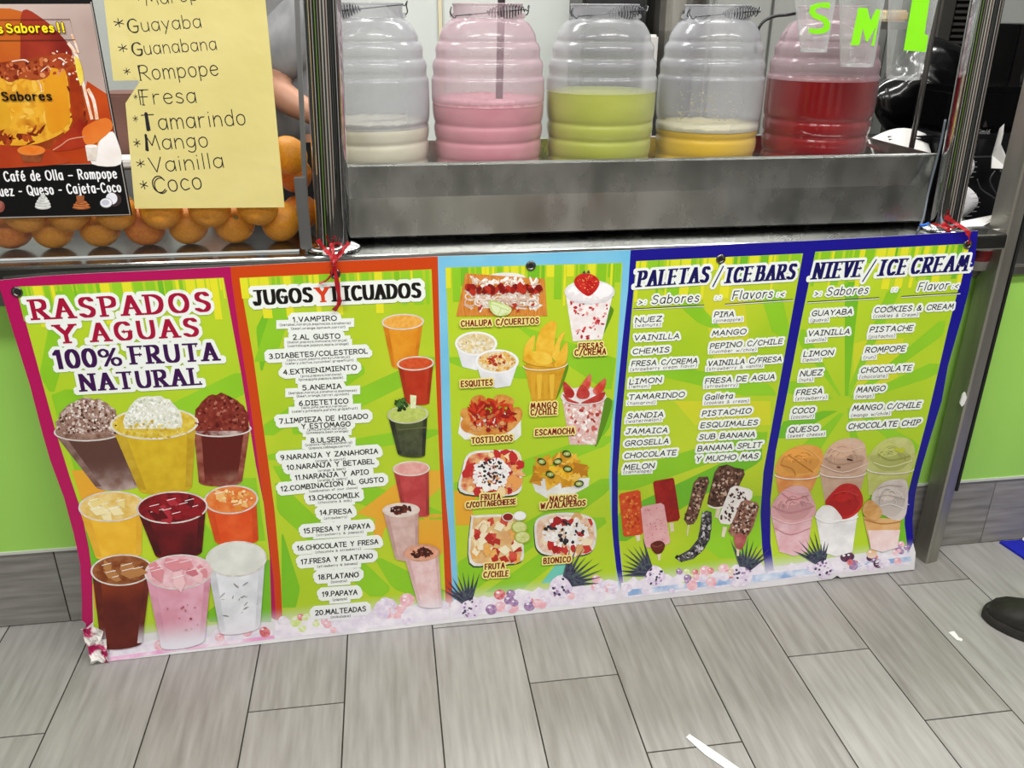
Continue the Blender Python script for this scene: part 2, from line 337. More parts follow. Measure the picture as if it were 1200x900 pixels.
def jar(cx, r, level, liq, film_m, label, foam=None, grip=1, specks=None, handle=True, extra=None):
    cy = 1.93
    J = empty('drink_jar', (cx, cy, JZ), label, 'jar', 'ribbed drink jars in the steel trough')
    fine = []
    pp = catmull([(a, b, 0) for a, b in PROF], 3)
    outer = [(JZ+p.x, r*p.y) for p in pp]
    k = max(i for i, p in enumerate(pp) if p.x <= level+.004)
    b = MB().lathe([(JZ+.0001, .0005)]+outer, cx, cy, 72); b.M = [1 if sum(b.V[i][2] for i in f)/len(f) < JZ+level else 0 for f in b.F]; b.obj('jar_wall', [film_m, WET], J, smooth=True)
    # liquid: closed body just inside the wall with a level top
    lp = [(JZ+.002, .0005)]+[(JZ+max(p.x, .002), r*p.y-.0016) for p in pp if p.x < level]
    rl = radius_at(level, r)-.0016
    lp += [(JZ+level, rl), (JZ+level+.0005, rl-.002), (JZ+level+.0006, .0005)]
    o = MB().lathe(lp, cx, cy, 72).obj('drink', liq, J, smooth=True); autosmooth(o, 60)
    if foam:
        fh, fm = foam; q = [(JZ+level+.0008, rl-.0002), (JZ+level+fh*.6, radius_at(level+fh*.6, r)-.0015), (JZ+level+fh, radius_at(level+fh, r)-.002), (JZ+level+fh*.8, rl*.8), (JZ+level+fh*.6, .0005)]
        b = MB().lathe(q, cx, cy, 72); b.V = [(x, y, z+(R.random()-.5)*.004 if z > JZ+level+fh*.5 else z) for x, y, z in b.V]; b.obj('foam', fm, J, smooth=True)
    # ears and wire bail with spring grip
    if handle:
        rn = r*.6; zt = JZ+.356
        for s in (-1, 1):
            MB().box(cx+s*rn-.006, cx+s*rn+.006, cy-.012, cy+.012, zt-.026, zt-.016, bev=.002).obj('ear', film_m, J)
        yb = cy-rn*.72
        b = MB()
        L_ = Vector((cx-rn-.008, cy-.03, zt-.022)); Rr = Vector((cx+rn+.008, cy-.03, zt-.02))
        if grip == 1: a0, a1 = .45, .93; zA, zB = zt-.022, zt-.008
        else: a0, a1 = -.02, .42; zA, zB = zt-.016, zt-.012
        def pt(t, dz=0): return Vector((cx-rn-.008+(2*rn+.016)*t, yb-.008, zA+(zB-zA)*t if grip == 1 else zA+(.016)*t))
        for e, s in ((L_, -1), (Rr, 1)):
            q = pt(0 if s < 0 else 1); P = catmull([e+Vector((-s*.004, 0, 0)), e+Vector((0, -.004, .006)), e+Vector((-s*.002, -.014, .017)), q+Vector((0, .012, .006)), q+Vector((-s*.006, 0, -.003)), pt(.06 if s < 0 else .94)], 5); b.tube(P, .0013, 6)
        b.tube([pt(t/20) for t in range(1, 20)], .0012, 6)
        b.obj('bail_wire', WIRED, J, smooth=True)
        N = 13; P = []
        for i in range(N*14+1):
            t = i/(N*14); a = i/14*2*math.pi; rr = .003+.0105*math.sin(math.pi*min(1, max(0, t)))**.8
            c = pt(a0+(a1-a0)*t); P.append(c+Vector((0, math.cos(a)*rr, math.sin(a)*rr)))
        MB().tube(P, .0011, 5).obj('spring_grip', WIRED, J, smooth=True)
    if specks:
        n, z0, z1_, fm = specks; b = MB()
        for i in range(n):
            a = -math.pi/2+R.gauss(0, .45)-.35; h = R.uniform(z0, z1_); rr = radius_at(h, r)-.001; sz = R.uniform(.0006, .0018)*(2 if R.random() < .12 else 1)
            c = Vector((cx+math.cos(a)*rr, cy+math.sin(a)*rr, JZ+h)); u = Vector((-math.sin(a), math.cos(a), 0)); w = Vector((0, 0, 1)); nn = u.cross(w)*.0007
            ring = [c+(u*math.cos(q)+w*math.sin(q))*sz*R.uniform(.6, 1.3) for q in (0, 1.26, 2.5, 3.77, 5)]
            b.add([p-nn for p in ring]+[p+nn for p in ring], [(0, 1, 2, 3, 4), (9, 8, 7, 6, 5)]+[(i, (i+1) % 5, (i+1) % 5+5, i+5) for i in range(5)])
        o = b.obj('pulp_specks', fm, J); o['kind'] = 'stuff'
    return J
MILK = mat('horchata', 'd0ccb9', 'c2beaa', 9, rough=.4, stretch=(1, 1, 2))
PINK = mat('strawberry_milk', 'c58a94', 'bb7c88', 14, rough=.35, stretch=(1, 1, 2))
PINKF = mat('pink_froth', 'd8a4ac', 'c98c98', 90, rough=.6)
GRN = mat('cucumber_water', 'a0a646', 'aeb455', 7, rough=.3, stretch=(1, 1, 3))
YEL = mat('pineapple_water', 'd0ac34', 'c6a33c', 8, rough=.3, stretch=(1, 1, 2))
YELF = mat('yellow_froth', 'd9cf9a', 'c9c29a', 90, rough=.6)
RED = mat('hibiscus_water', '86060f', '740610', 6, rough=.15, spec=.6)
jar(-.0195, .1215, .116, MILK, FILM, 'ribbed clear jar with a little white drink, nearest the left chrome post', grip=0, foam=(.012, mat('milk_froth', 'c8c6ba', 'bab8ae', 80, rough=.6)))
jar(.230, .1225, .158, PINK, FILMP, 'ribbed clear jar half full of pink strawberry drink', foam=(.014, PINKF))
jar(.483, .1215, .184, GRN, FILM, 'ribbed clear jar half full of cloudy green drink')
jar(.735, .1185, .101, YEL, FILM, 'ribbed clear jar with yellow drink and pulp specks on its wall', foam=(.010, YELF), specks=(150, .13, .19, mat('pulp', 'd8cfa0', 'c0b060', 50, rough=.6)))
jar(1.002, .1235, .206, RED, FILMR, 'ribbed clear jar more than half full of red drink, rightmost in the trough', grip=1, handle=False)
# ladle handle in the pink jar, black cable over the red jar
LB = empty('ladle', (.262, 1.94, 1.16), 'dark steel ladle handle standing in the pink drink jar', 'ladle')
MB().tube([(.262, 1.945, 1.385), (.258, 1.94, 1.25), (.254, 1.935, 1.12)], .008, 8).obj('handle', mat('ladle_grey', '4c4347', rough=.4, metal=.6), LB)
MB().lathe([(1.09, .001), (1.092, .02), (1.105, .03), (1.12, .033), (1.121, .031), (1.106, .028), (1.094, .018)], .254, 1.91, 20).obj('bowl', WIRE, LB)
p = catmull([on_y(886, 62, 1.95), on_y(887, 40, 1.95), on_y(894, 26, 1.95), on_y(908, 19, 1.95), on_y(925, 17, 1.95), on_y(950, 12, 1.97)], 5)
tag(MB().tube(p, .0035, 8).obj('bail_handle', BLACKP, smooth=True, loc=Vector(p[0])), 'black curved bail handle over the red drink jar', 'handle')

# ------------------------------------------------------------------ hanging size cups
CUPF = film('clear_cup', 'd8dada', .14, .6, .1)
TAPE = mat('neon_tape', '8ff01c', '84e618', 10, rough=.5)
rail_z = 1.56
RL = empty('cup_rail', (.95, 1.74, rail_z), 'thin steel rail between the chrome posts above the hanging cups', 'rail')
MB().tube([(-.092, 1.735, rail_z), (1.2, 1.735, rail_z)], .004, 10).obj('rod', WIRE, RL)
def hang_cup(pxt, pxb, rt_, rb_, label, letter):
    rt_ *= 1.0
    Yc = 1.735; a = on_y(pxt[0], pxt[1], Yc); b = on_y(pxb[0], pxb[1], Yc); h = a.z-b.z; f = (a-b)/h
    top = 1.44; a = b+f*(top-b.z); rt2 = rb_+(rt_-rb_)*(top-b.z)/h
    C_ = empty('size_cup', b, label, 'cup', 'clear cups hung up as size samples')
    ax = lambda z: (b.x+f.x*(z-b.z), b.y)
    H = top-b.z
    MB().lathe([(b.z+.006, .0005), (b.z+.006, rb_*.93), (b.z, rb_*.96), (b.z+.001, rb_), (b.z+.01, rb_*1.0), (b.z+.012, rb_*1.03), (b.z+H*.8, rb_+(rt2-rb_)*.8), (top-.004, rt2), (top, rt2+.003), (top+.002, rt2+.002)], 0, 0, 40, axis=ax).obj('cup_wall', CUPF, C_, smooth=True)
    # letter of neon tape wrapped on the cup front
    V = []; F = []
    def onc(x, y):
        q = on_y(x, y, Yc); z = q.z; c = ax(z); rr = rb_+(rt2-rb_)*(z-b.z)/H+.0015; return on_y(x, y, c[1]-rr)
    Mb = MB()
    for P in letter:
        n = len(P); tris = tessellate_polygon([[Vector((x, y, 0)) for x, y in P]])
        for t in tris:
            def rec(T, d):
                e = [(T[i]-T[(i+1) % 3]).length for i in range(3)]; k = e.index(max(e))
                if e[k] > 4 and d < 8:
                    m = (T[k]+T[(k+1) % 3])/2; o_ = T[(k+2) % 3]; rec([T[k], m, o_], d+1); rec([m, T[(k+1) % 3], o_], d+1)
                else: Mb.add([onc(p.x, p.y) for p in T]+[onc(p.x, p.y)+Vector((0, .0006, 0)) for p in T], [(0, 1, 2), (5, 4, 3), (0, 3, 4, 1), (1, 4, 5, 2), (2, 5, 3, 0)])
            rec([Vector((P[i][0], P[i][1], 0)) for i in t], 0)
    Mb.obj('letter', TAPE, C_)
    MB().tube([(a.x, a.y, top-.01), (a.x, 1.735, rail_z-.003)], .0008, 6).obj('thread', WIRE, C_)
hang_cup((955, 0), (953.5, 61), .040, .0265, 'small clear plastic cup marked with a neon green S, hanging left of the M cup',
    [[(973, 3), (972.5, 10), (962, 8.5), (957, 10), (955, 13), (958, 16), (968, 20), (973, 27), (972, 35), (966, 39), (957, 40), (948, 38.5), (948, 33), (957, 34), (964, 33), (966, 29), (963, 25), (953, 21), (948, 15), (950, 7), (957, 4), (965, 3)]])
hang_cup((1010, 0), (1004, 78), .043, .033, 'medium clear plastic cup with a neon green M, between the other two hanging cups',
    [[(1006, 9), (1016.5, 9.5), (1020, 24), (1027, 11), (1032, 11.5), (1024.5, 54), (1021, 53.5), (1026.5, 31), (1017, 49), (1014.5, 48), (1011, 33), (1007, 53), (997, 53)]])
hang_cup((1070, 0), (1058, 93), .046, .033, 'large clear plastic cup marked with a neon green L, rightmost of the hanging cups',
    [[(1070, -6), (1090, -4), (1083.5, 40), (1088, 41.5), (1085, 61), (1059, 59)]])

# ------------------------------------------------------------------ single-stroke lettering (units: cap height = 10; L = straight strokes, S = smooth strokes)
FT = {
'A': '7;L 0 0 3.5 10 7 0;L 1.3 3.5 5.7 3.5', 'B': '6;L 0 0 0 10;S 0 10 3.5 10 5 8.8 4.6 6 3 5.3 0 5.3;S 0 5.3 4 5.3 6 4 5.6 1 3.5 0 0 0',
'C': '6.5;S 6.3 8.2 4.8 9.8 2.4 9.6 .4 7.3 .2 3.6 1.8 .6 4.4 0 6.4 1.6', 'D': '6.5;L 0 0 0 10;S 0 10 3.5 9.7 6 7.8 6.5 4.8 5.2 1.6 2.8 .2 0 0',
'E': '5.5;L 5.3 10 0 10 0 0 5.5 0;L 0 5.2 4.6 5.2', 'F': '5.3;L 5.3 10 0 10 0 0;L 0 5.2 4.4 5.2',
'G': '7;S 6.4 8.4 4.6 9.9 2 9.4 .3 7 .2 3.4 2 .5 4.6 0 6.4 1.2 6.8 4;L 3.8 4.6 7 4.6', 'H': '6.5;L 0 0 0 10;L 6.5 0 6.5 10;L 0 5.2 6.5 5.2',
'I': '4;L 0 10 4 10;L 2 10 2 0;L 0 0 4 0', 'J': '6;L 1.5 10 6 10;S 4.2 10 4.2 3 3.2 .4 1.4 0 0 2', 'K': '6;L 0 0 0 10;L 5.6 10 0 4.6;L 1.4 5.8 6 0',
'L': '5;L 0 10 0 0 5 0', 'M': '8;L 0 0 1.3 10 4 3 6.7 10 8 0', 'N': '7;L 0 0 0 10 6.8 0 6.8 10', 'O': '8;S 4 10 1.2 8.7 0 5 1.2 1.3 4 0 6.8 1.3 8 5 6.8 8.7 4 10',
'P': '5.5;L 0 0 0 10;S 0 10 3.5 10 5.5 8.6 5.2 5.8 3 4.7 0 4.7', 'Q': '8;S 4 10 1.2 8.7 0 5 1.2 1.3 4 0 6.8 1.3 8 5 6.8 8.7 4 10;L 4.6 2.8 8 -1',
'R': '6;L 0 0 0 10;S 0 10 3.5 10 5.3 8.6 5 6 3 5 0 5;L 2.2 5 6.2 0', 'S': '6;S 5.6 8.6 4 10 1.8 9.7 .6 8 1.4 6.2 4.4 4.8 5.8 3 4.8 .8 2.6 0 0 1.4',
'T': '7;L 0 10 7 10;L 3.5 10 3.5 0', 'U': '6.8;S 0 10 0 4 .9 1 3.4 0 5.9 1 6.8 4 6.8 10', 'V': '6.5;L 0 10 3.2 0 6.5 10', 'W': '9;L 0 10 2.2 0 4.5 7.5 6.8 0 9 10',
'X': '6;L 0 10 6 0;L 6 10 0 0', 'Y': '6.4;L 0 10 3.2 5;L 6.4 10 3.2 5 3.2 0', 'Z': '6;L 0 10 6 10 0 0 6.2 0',
'0': '6;S 3 10 .8 8.4 0 5 .8 1.6 3 0 5.2 1.6 6 5 5.2 8.4 3 10', '1': '3;L 0 7.8 2 10 2 0', '2': '5.6;S .2 8 1.8 10 4.2 9.6 5 7.4 3.6 4.4 0 0;L 0 0 5.6 0',
'3': '5.4;S .4 9 2.4 10 4.6 8.8 4.4 6.4 2.2 5.4;S 2.2 5.4 4.8 4.8 5.4 2.6 3.6 .2 .2 .8', '4': '6;L 4.4 0 4.4 10 0 3.4 6 3.4', '5': '5.6;L 5.2 10 .8 10 .4 5.8;S .4 5.8 3 6.4 5.4 4.8 5.2 1.6 3 0 .2 .8',
'6': '5.6;S 4.6 9.8 1.6 7.6 .2 4 .6 1.2 2.8 0 5.2 1.2 5.2 4 3.4 5.6 .8 4.6', '7': '5.6;L 0 10 5.6 10 1.8 0', '8': '5.6;S 2.8 5.4 .8 6.8 1 9 2.8 10 4.6 9 4.8 6.8 2.8 5.4 .4 3.8 .4 1 2.8 0 5.2 1 5.2 3.8 2.8 5.4',
'9': '5.6;S 5 7.4 3.4 4.8 .8 5.4 .4 8.2 2 10 4.6 9.4 5.2 7 4.6 3 2 0', '.': '1.2;L .4 0 .8 0', ',': '1.4;L .9 .6 .3 -1.6', ':': '1.2;L .4 1.2 .8 1.2;L .4 5.4 .8 5.4', '/': '5;L 0 -1 5 11',
'&': '7;S 6.6 4.4 5 1.2 2.4 0 .4 1.6 1 4 4 6.6 4.2 9 2.8 9.8 1.6 8.6 2 6.4 6.8 0', '(': '3;S 2.6 11 .7 8 .2 4.5 .8 1 2.6 -2', ')': '3;S .3 11 2.2 8 2.7 4.5 2.1 1 .3 -2', '%': '9;S 2 9.8 .4 8.6 .4 6.6 2 5.4 3.6 6.6 3.6 8.6 2 9.8;S 7 4.6 5.4 3.4 5.4 1.2 7 0 8.6 1.2 8.6 3.4 7 4.6;L 7 10 2 0',
'-': '4;L .3 4 3.7 4', '!': '2;L 1 10 1 3;L 1 .5 1 0', '>': '4;L 0 6.4 3.8 3.6 0 .8', '<': '4;L 3.8 6.4 0 3.6 3.8 .8', '*': '6;L 3 8.5 3 2;L .3 6.5 5.7 4;L 5.5 7 .6 3.4', ' ': '4;',
'a': '5;S 4.8 5.8 2.6 7 .4 5.4 .2 2 2 0 4 1 4.8 3.8;L 4.8 7 5 0', 'b': '5;L .2 10.4 .2 0;S .2 4.4 1.6 6.6 4 6.2 5 3.6 4 .6 1.8 0 .2 1.4', 'c': '4.6;S 4.6 5.8 2.6 7 .6 5.4 .2 2.6 1.8 .2 4.6 .9', 'd': '5;L 4.8 10.4 4.8 0;S 4.8 4.6 3.2 6.8 1 6 .1 3.2 1.2 .4 3.4 0 4.8 1.6',
'e': '5;S .4 3.6 4.8 4 4.4 6 2.6 7 .8 5.8 .2 3.2 1.4 .5 3.4 0 4.8 1.2', 'f': '4;S 4 9.6 2.8 10.4 1.6 9 1.5 0;L 0 6.4 3.6 6.4', 'g': '5;S 4.8 5.8 2.6 7 .4 5.4 .3 2.4 2 .6 4 1.4 4.8 4;S 4.8 7 4.8 0 3.8 -2.6 1.8 -3 .4 -2', 'h': '4.8;L .2 10.4 .2 0;S .2 4 1.8 6.6 3.8 6.4 4.6 4 4.7 0',
'i': '1;L .5 6.8 .5 0;L .5 9.2 .5 9.5', 'j': '2.4;S 1.8 6.8 1.8 -1.4 1 -2.8 -.6 -2.6;L 1.8 9.2 1.8 9.5', 'k': '4.6;L .2 10.4 .2 0;L 4.2 6.6 .2 3;L 1.4 4 4.6 0', 'l': '1;L .5 10.4 .5 0', 'm': '7.4;L .2 7 .2 0;S .2 4.6 1.4 6.6 2.8 6.6 3.6 4.8 3.7 0;S 3.7 4.6 4.9 6.6 6.4 6.6 7.1 4.8 7.2 0',
'n': '4.8;L .2 7 .2 0;S .2 4.2 1.8 6.6 3.8 6.4 4.6 4 4.7 0', 'o': '5;S 2.5 7 .6 5.8 .1 3.4 1 .7 2.7 0 4.4 1.2 4.9 3.8 4.2 6.2 2.5 7', 'p': '5;L .2 7 .2 -3;S .2 4.8 1.8 6.8 4 6.2 5 3.6 4 .8 2 0 .2 1.2', 'q': '5;L 4.8 7 4.8 -3;S 4.8 5 3 6.8 1 6 .2 3.4 1.4 .5 3.4 .2 4.8 1.6',
'r': '4;L .4 7 .4 0;S .4 4.2 1.6 6.4 3.8 6.6', 's': '4.4;S 4 6 2.6 7 .9 6.4 .8 4.6 3.4 3.2 4.2 1.6 2.8 0 .2 .8', 't': '4;L 1.9 9.4 1.9 0;L 0 6.6 4 6.6', 'u': '4.8;S .2 7 .2 2.6 1.2 .2 3 .2 4.4 1.8 4.6 7;L 4.6 7 4.7 0', 'v': '4.6;L 0 7 2.2 0 4.6 7', 'w': '7;L 0 7 1.8 0 3.5 5.4 5.2 0 7 7', 'x': '4.8;L 0 7 4.8 0;L 4.6 7 0 0',
'y': '4.8;L 0 7 2.4 1.4;L 4.8 7 1.2 -3', 'z': '4.6;L 0 6.8 4.4 6.8 0 0 4.6 0', 'ñ': '4.8;L .2 7 .2 0;S .2 4.2 1.8 6.6 3.8 6.4 4.6 4 4.7 0;S .4 9 1.6 9.8 3 9 4.2 9.8', 'é': '5;S .4 3.6 4.8 4 4.4 6 2.6 7 .8 5.8 .2 3.2 1.4 .5 3.4 0 4.8 1.2;L 2 8.4 3.8 10.2', '–': '6;L .3 4 5.7 4',
'"': '3;L 1 10 1 8;L 2.4 10 2.4 8'}
GL = {}
def glyph(ch):
    if ch in GL: return GL[ch]
    s = FT[ch].split(';'); w = float(s[0]); st = []
    for q in s[1:]:
        q = q.split()
        if not q: continue
        v = [float(a)/10 for a in q[1:]]; P = [(v[i], v[i+1]) for i in range(0, len(v), 2)]
        st.append((q[0], P))
    GL[ch] = (w/10, st); return GL[ch]
def pen_poly(wx, wy, rnd, n=8):
    if rnd: return [(wx*math.cos(2*math.pi*(i+.5)/n), wy*math.sin(2*math.pi*(i+.5)/n)) for i in range(n)]
    return [(-wx, -wy), (wx, -wy), (wx, wy), (-wx, wy)]
def hull(P):
    P = sorted(set((round(a, 6), round(b, 6)) for a, b in P)); 
    def half(P):
        o = []
        for p in P:
            while len(o) > 1 and (o[-1][0]-o[-2][0])*(p[1]-o[-2][1])-(o[-1][1]-o[-2][1])*(p[0]-o[-2][0]) <= 0: o.pop()
            o.append(p)
        return o
    a = half(P); b = half(P[::-1]); return a[:-1]+b[:-1]
def text_polys(txt, pen, serif=0, slant=0, gap=.17, sm=3, halo=0, sgap=1):
    """convex pieces (units of cap height) and total width; halo>0 grows every piece by that much"""
    x = 0; out = []; wx, wy, rnd = pen
    pp = pen_poly(wx, wy, rnd)
    if halo:
        hp = pen_poly(halo[0], halo[1], True); pp = hull([(a+c, b+d) for a, b in pp for c, d in hp])
    def seg(p, q, pp=pp): out.append(hull([(a+p[0]+slant*p[1]+x, b+p[1]) for a, b in pp]+[(a+q[0]+slant*q[1]+x, b+q[1]) for a, b in pp]))
    first = True
    for ch in txt:
        w, st = glyph(ch)
        if ch == ' ': w *= sgap
        for kind, P in st:
            Q = P
            if kind == 'S' and len(P) > 2: Q = [(v.x, v.y) for v in catmull([(a, b, 0) for a, b in P], sm)]
            for a, b in zip(Q, Q[1:]): seg(a, b)
            if serif and ch not in '/.%,-–':
                for e, f in ((Q[0], Q[1]), (Q[-1], Q[-2])):
                    dx, dy = abs(e[0]-f[0]), abs(e[1]-f[1])
                    if kind == 'L' and dy > dx*.8 and (e[1] < .05 or e[1] > .95) and ch not in 'EFLZ' or (ch in 'EFL' and e == (0, 1) and False): seg((e[0]-serif, e[1]), (e[0]+serif, e[1]), hull([(a*.2, b) for a, b in pen_poly(wx, wy, False)]) if not halo else pp)
                    elif kind == 'L' and dx > dy*1.5 and e[0] > .3 and .1 < e[1] < .9: seg((e[0], e[1]-.06), (e[0], e[1]+.06), hull([(a*.25, b) for a, b in pen_poly(wx, wy, False)]) if not halo else pp)
                    elif kind == 'L' and dx > dy*1.5 and e[0] > .3: seg((e[0], e[1]-.13 if e[1] > .4 else e[1]), (e[0], e[1]+.13 if e[1] < .6 else e[1]), hull([(a*.3, b) for a, b in pen_poly(wx, wy, False)]) if not halo else pp)
                if ch in 'EFL': 
                    for yy in (0, 1): seg((-serif, yy), (serif*.9, yy), hull([(a*.2, b) for a, b in pen_poly(wx, wy, False)]) if not halo else pp)
        x += w+gap
    return out, x-gap
class Surf:
    """a printed sheet: pixel -> point on it, and sheet coordinates (x, z) -> point at a small height above it"""
    def __init__(s, yf, step=.0001): s.yf = yf; s.step = step
    def px(s, x, y, k=0):
        Y = 1.66
        for _ in range(14): p = on_y(x, y, Y); Y = s.yf(p.x, p.z)
        return s.at(p.x, max(p.z, .0015), k)
    def at(s, x, z, k=0): return Vector((x, s.yf(x, z)-k, z))
STEP = .0001
class Pic:
    """one printed picture: flat inks layered on the sheet, in pixel measures of the photograph"""
    def __init__(s, surf, name, parent, layer=6, tf=None, maxe=9):
        s.s = surf; s.mb = MB(); s.name = name; s.parent = parent; s.k = layer; s.mats = []; s.tf = tf or (lambda x, y: (x, y)); s.maxe = maxe
    def mi(s, m):
        if m not in s.mats: s.mats.append(m)
        return s.mats.index(m)
    def poly(s, P, m, k=None, raw=False, up=True):
        if up: s.k += 1
        s.cnt = getattr(s, 'cnt', 0)+1; kk = (s.k if k is None else k)*s.s.step+(s.cnt % 17)*.000004; i = s.mi(m)
        Q = [Vector((*(p if raw else s.tf(*p)), 0)) for p in P]
        if len(Q) > 3: tris = tessellate_polygon([Q])
        else: tris = [(0, 1, 2)]
        cache = {}; V = []; F = []
        def vid(p):
            key = (round(p.x, 3), round(p.y, 3))
            if key not in cache: cache[key] = len(V); V.append(s.s.px(p.x, p.y, kk))
            return cache[key]
        st = [[Q[a], Q[b], Q[c]] for a, b, c in tris]
        while st:
            T = st.pop(); e = [(T[j]-T[(j+1) % 3]).length for j in range(3)]; q = e.index(max(e))
            if e[q] > s.maxe:
                md = (T[q]+T[(q+1) % 3])/2; st.append([T[q], md, T[(q+2) % 3]]); st.append([md, T[(q+1) % 3], T[(q+2) % 3]])
            else:
                a, b, c = (vid(t) for t in T)
                if len({a, b, c}) == 3:
                    if (V[b]-V[a]).cross(V[c]-V[a]).y > 0: b, c = c, b
                    F.append((a, b, c))
        s.mb.add(V, F, i); return s
    def ell(s, cx, cy, rx, ry, m, rot=0, n=22, jit=0, up=True, a0=0, a1=360):
        P = []
        for j in range(n):
            a = math.radians(a0+(a1-a0)*j/(n if a1-a0 >= 360 else n-1)); k = 1+(R.random()-.5)*jit
            x, y = rx*math.cos(a)*k, ry*math.sin(a)*k; P.append((cx+x*math.cos(rot)-y*math.sin(rot), cy+x*math.sin(rot)+y*math.cos(rot)))
        return s.poly(P, m, up=up)
    def smooth(s, P, m, up=True): return s.poly([(v.x, v.y) for v in catmull([(a, b, 0) for a, b in P], 4, True)], m, up=up)
    def line(s, P, w, m, up=True, sm=True):
        Q = [Vector((a, b, 0)) for a, b in P]
        if sm and len(Q) > 2: Q = catmull(Q, 4)
        if up: s.k += 1
        L_ = []; R_ = []
        for j, p in enumerate(Q):
            t = (Q[min(j+1, len(Q)-1)]-Q[max(j-1, 0)]).normalized(); n = Vector((-t.y, t.x, 0))*w/2; L_.append((p+n)); R_.append((p-n))
        for j in range(len(Q)-1): s.poly([(L_[j].x, L_[j].y), (L_[j+1].x, L_[j+1].y), (R_[j+1].x, R_[j+1].y), (R_[j].x, R_[j].y)], m, up=False)
        return s
    def ring(s, cx, cy, rx, ry, w, m, rot=0, a0=0, a1=360):
        n = 26; P = [(cx+rx*math.cos(math.radians(a0+(a1-a0)*j/n))*math.cos(rot)-ry*math.sin(math.radians(a0+(a1-a0)*j/n))*math.sin(rot), cy+rx*math.cos(math.radians(a0+(a1-a0)*j/n))*math.sin(rot)+ry*math.sin(math.radians(a0+(a1-a0)*j/n))*math.cos(rot)) for j in range(n+1)]
        return s.line(P, w, m, sm=False)
    def blobs(s, n, inside, size, mats, el=(1, 1), n_=6, jit=.6):
        """scatter small flat blobs; inside() gives a random point"""
        for j in range(n):
            if j % max(1, n//3) == 0: s.k += 1
            x, y = inside(); q = size*R.uniform(.5, 1.3); s.ell(x, y, q*el[0]*R.uniform(.7, 1.3), q*el[1]*R.uniform(.6, 1.2), R.choice(mats), rot=R.uniform(0, 3.1), n=n_, jit=jit, up=False)
        return s
    def done(s, layer=None):
        if not s.mb.F: return None
        return s.mb.obj(s.name, s.mats, s.parent)
def in_ell(cx, cy, rx, ry):
    def f():
        a = R.uniform(0, 2*math.pi); r = math.sqrt(R.random()); return cx+rx*r*math.cos(a), cy+ry*r*math.sin(a)
    return f
def in_quad(A, B, C_, D):
    def f():
        u, v = R.random(), R.random(); return ((A[0]*(1-u)+B[0]*u)*(1-v)+(D[0]*(1-u)+C_[0]*u)*v, (A[1]*(1-u)+B[1]*u)*(1-v)+(D[1]*(1-u)+C_[1]*u)*v)
    return f
def text(surf, mb, txt, p0, p1, hpx, pen, mi, k, serif=0, slant=0, gap=.17, halo=0, sm=3, sgap=1):
    """lay text along the baseline p0-p1 (pixels) with cap height hpx into the mesh builder"""
    a = surf.px(*p0); b = surf.px(*p1); c = surf.px(p0[0], p0[1]-hpx)
    X = Vector((b.x-a.x, b.z-a.z)); H = abs(c.z-a.z); D = X.normalized(); N = Vector((-D.y, D.x))
    w = sum(glyph(ch)[0]*(sgap if ch == ' ' else 1)+gap for ch in txt)-gap; sx = X.length/w; q = H/sx
    polys, _ = text_polys(txt, (pen[0]*q, pen[1], pen[2]), serif*q, slant*q, gap, sm, (halo*q, halo) if halo else 0, sgap)
    for pi_, P in enumerate(polys):
        V = []; jj = (pi_ % 23)*.000009 if surf.step > .00005 else (pi_ % 23)*.000004
        for (u, v) in P:
            q = Vector((a.x, a.z))+D*(u*sx)+N*(v*H); V.append(surf.at(q.x, q.y, k*surf.step+jj))
        mb.add(V, [tuple(range(len(V)))], mi)

# ------------------------------------------------------------------ the menu banner
def sst(a, b, x): t = max(0, min(1, (x-a)/(b-a))); return t*t*(3-2*t)
def banner_y(x, z):
    xn = max(-.1, min(1.1, (x+.70)/2.02)); t = max(0, min(1, z/.89)); z = max(z, 0)
    yb = 1.606+xn*.066; yt = 1.652+.004*xn
    y = yb+(yt-yb)*t**.55
    w = -.4+1.5*xn
    y += .030*w*math.exp(-((z-.17)/.13)**2)*(1-math.exp(-(z/.06)))
    y += .0025*math.sin(x*7.3+1+z*2)*math.sin(z*3.4)*(1-t*.5)
    return min(y, 1.6555 if z > .84 else 1.7)
BS = Surf(banner_y)
BN = empty('menu_banner', (.30, 1.64, 0), 'wide printed vinyl menu banner in five colour-bordered panels tied across the counter front', 'banner')
OUT_T = [(-3, 328.5), (50, 323.5), (100, 320.5), (180, 317), (270, 312.5), (340, 308.5), (430, 304.5), (513, 300.5), (620, 297), (738, 293), (860, 286), (950, 282), (1050, 276.5), (1146, 270.5)]
OUT_R = [(1146, 270.5), (1143, 300), (1135.6, 339), (1127, 372), (1111, 428), (1103.5, 470), (1091.6, 508.4), (1080.3, 546.7), (1072.7, 577.4), (1069.4, 608), (1070, 636), (1073, 648), (1071.5, 667.5)]
OUT_B = [(1071.5, 667.5), (985, 677), (981, 674.5), (975, 678.5), (872, 691.5), (785, 701), (740, 706), (642, 717.5), (600, 722), (500, 733.5), (400, 745), (303, 756), (200, 768.5), (126, 777.5)]
OUT_L = [(126, 777.5), (119, 774), (117, 768), (108, 766), (113, 760), (111, 752), (106, 745), (104, 740), (100, 737), (101, 731), (96, 727), (96, 702), (94, 661), (86.7, 626.7), (75, 583), (59, 540), (49, 505), (34.7, 450), (18, 397), (6, 358)]
mVIN = ink('e9e7ea', 'dcdade', 5, fade=False)
p = Pic(BS, 'sheet', BN, 0, maxe=12); p.poly(OUT_T+OUT_R[1:]+OUT_B[1:]+OUT_L[1:], mVIN, k=0)
o = p.done(); bm = bmesh.new(); bm.from_mesh(o.data)
bd = [e for e in bm.edges if e.is_boundary]; r_ = bmesh.ops.duplicate(bm, geom=bm.faces[:])
nv = [g for g in r_['geom'] if isinstance(g, bmesh.types.BMVert)]
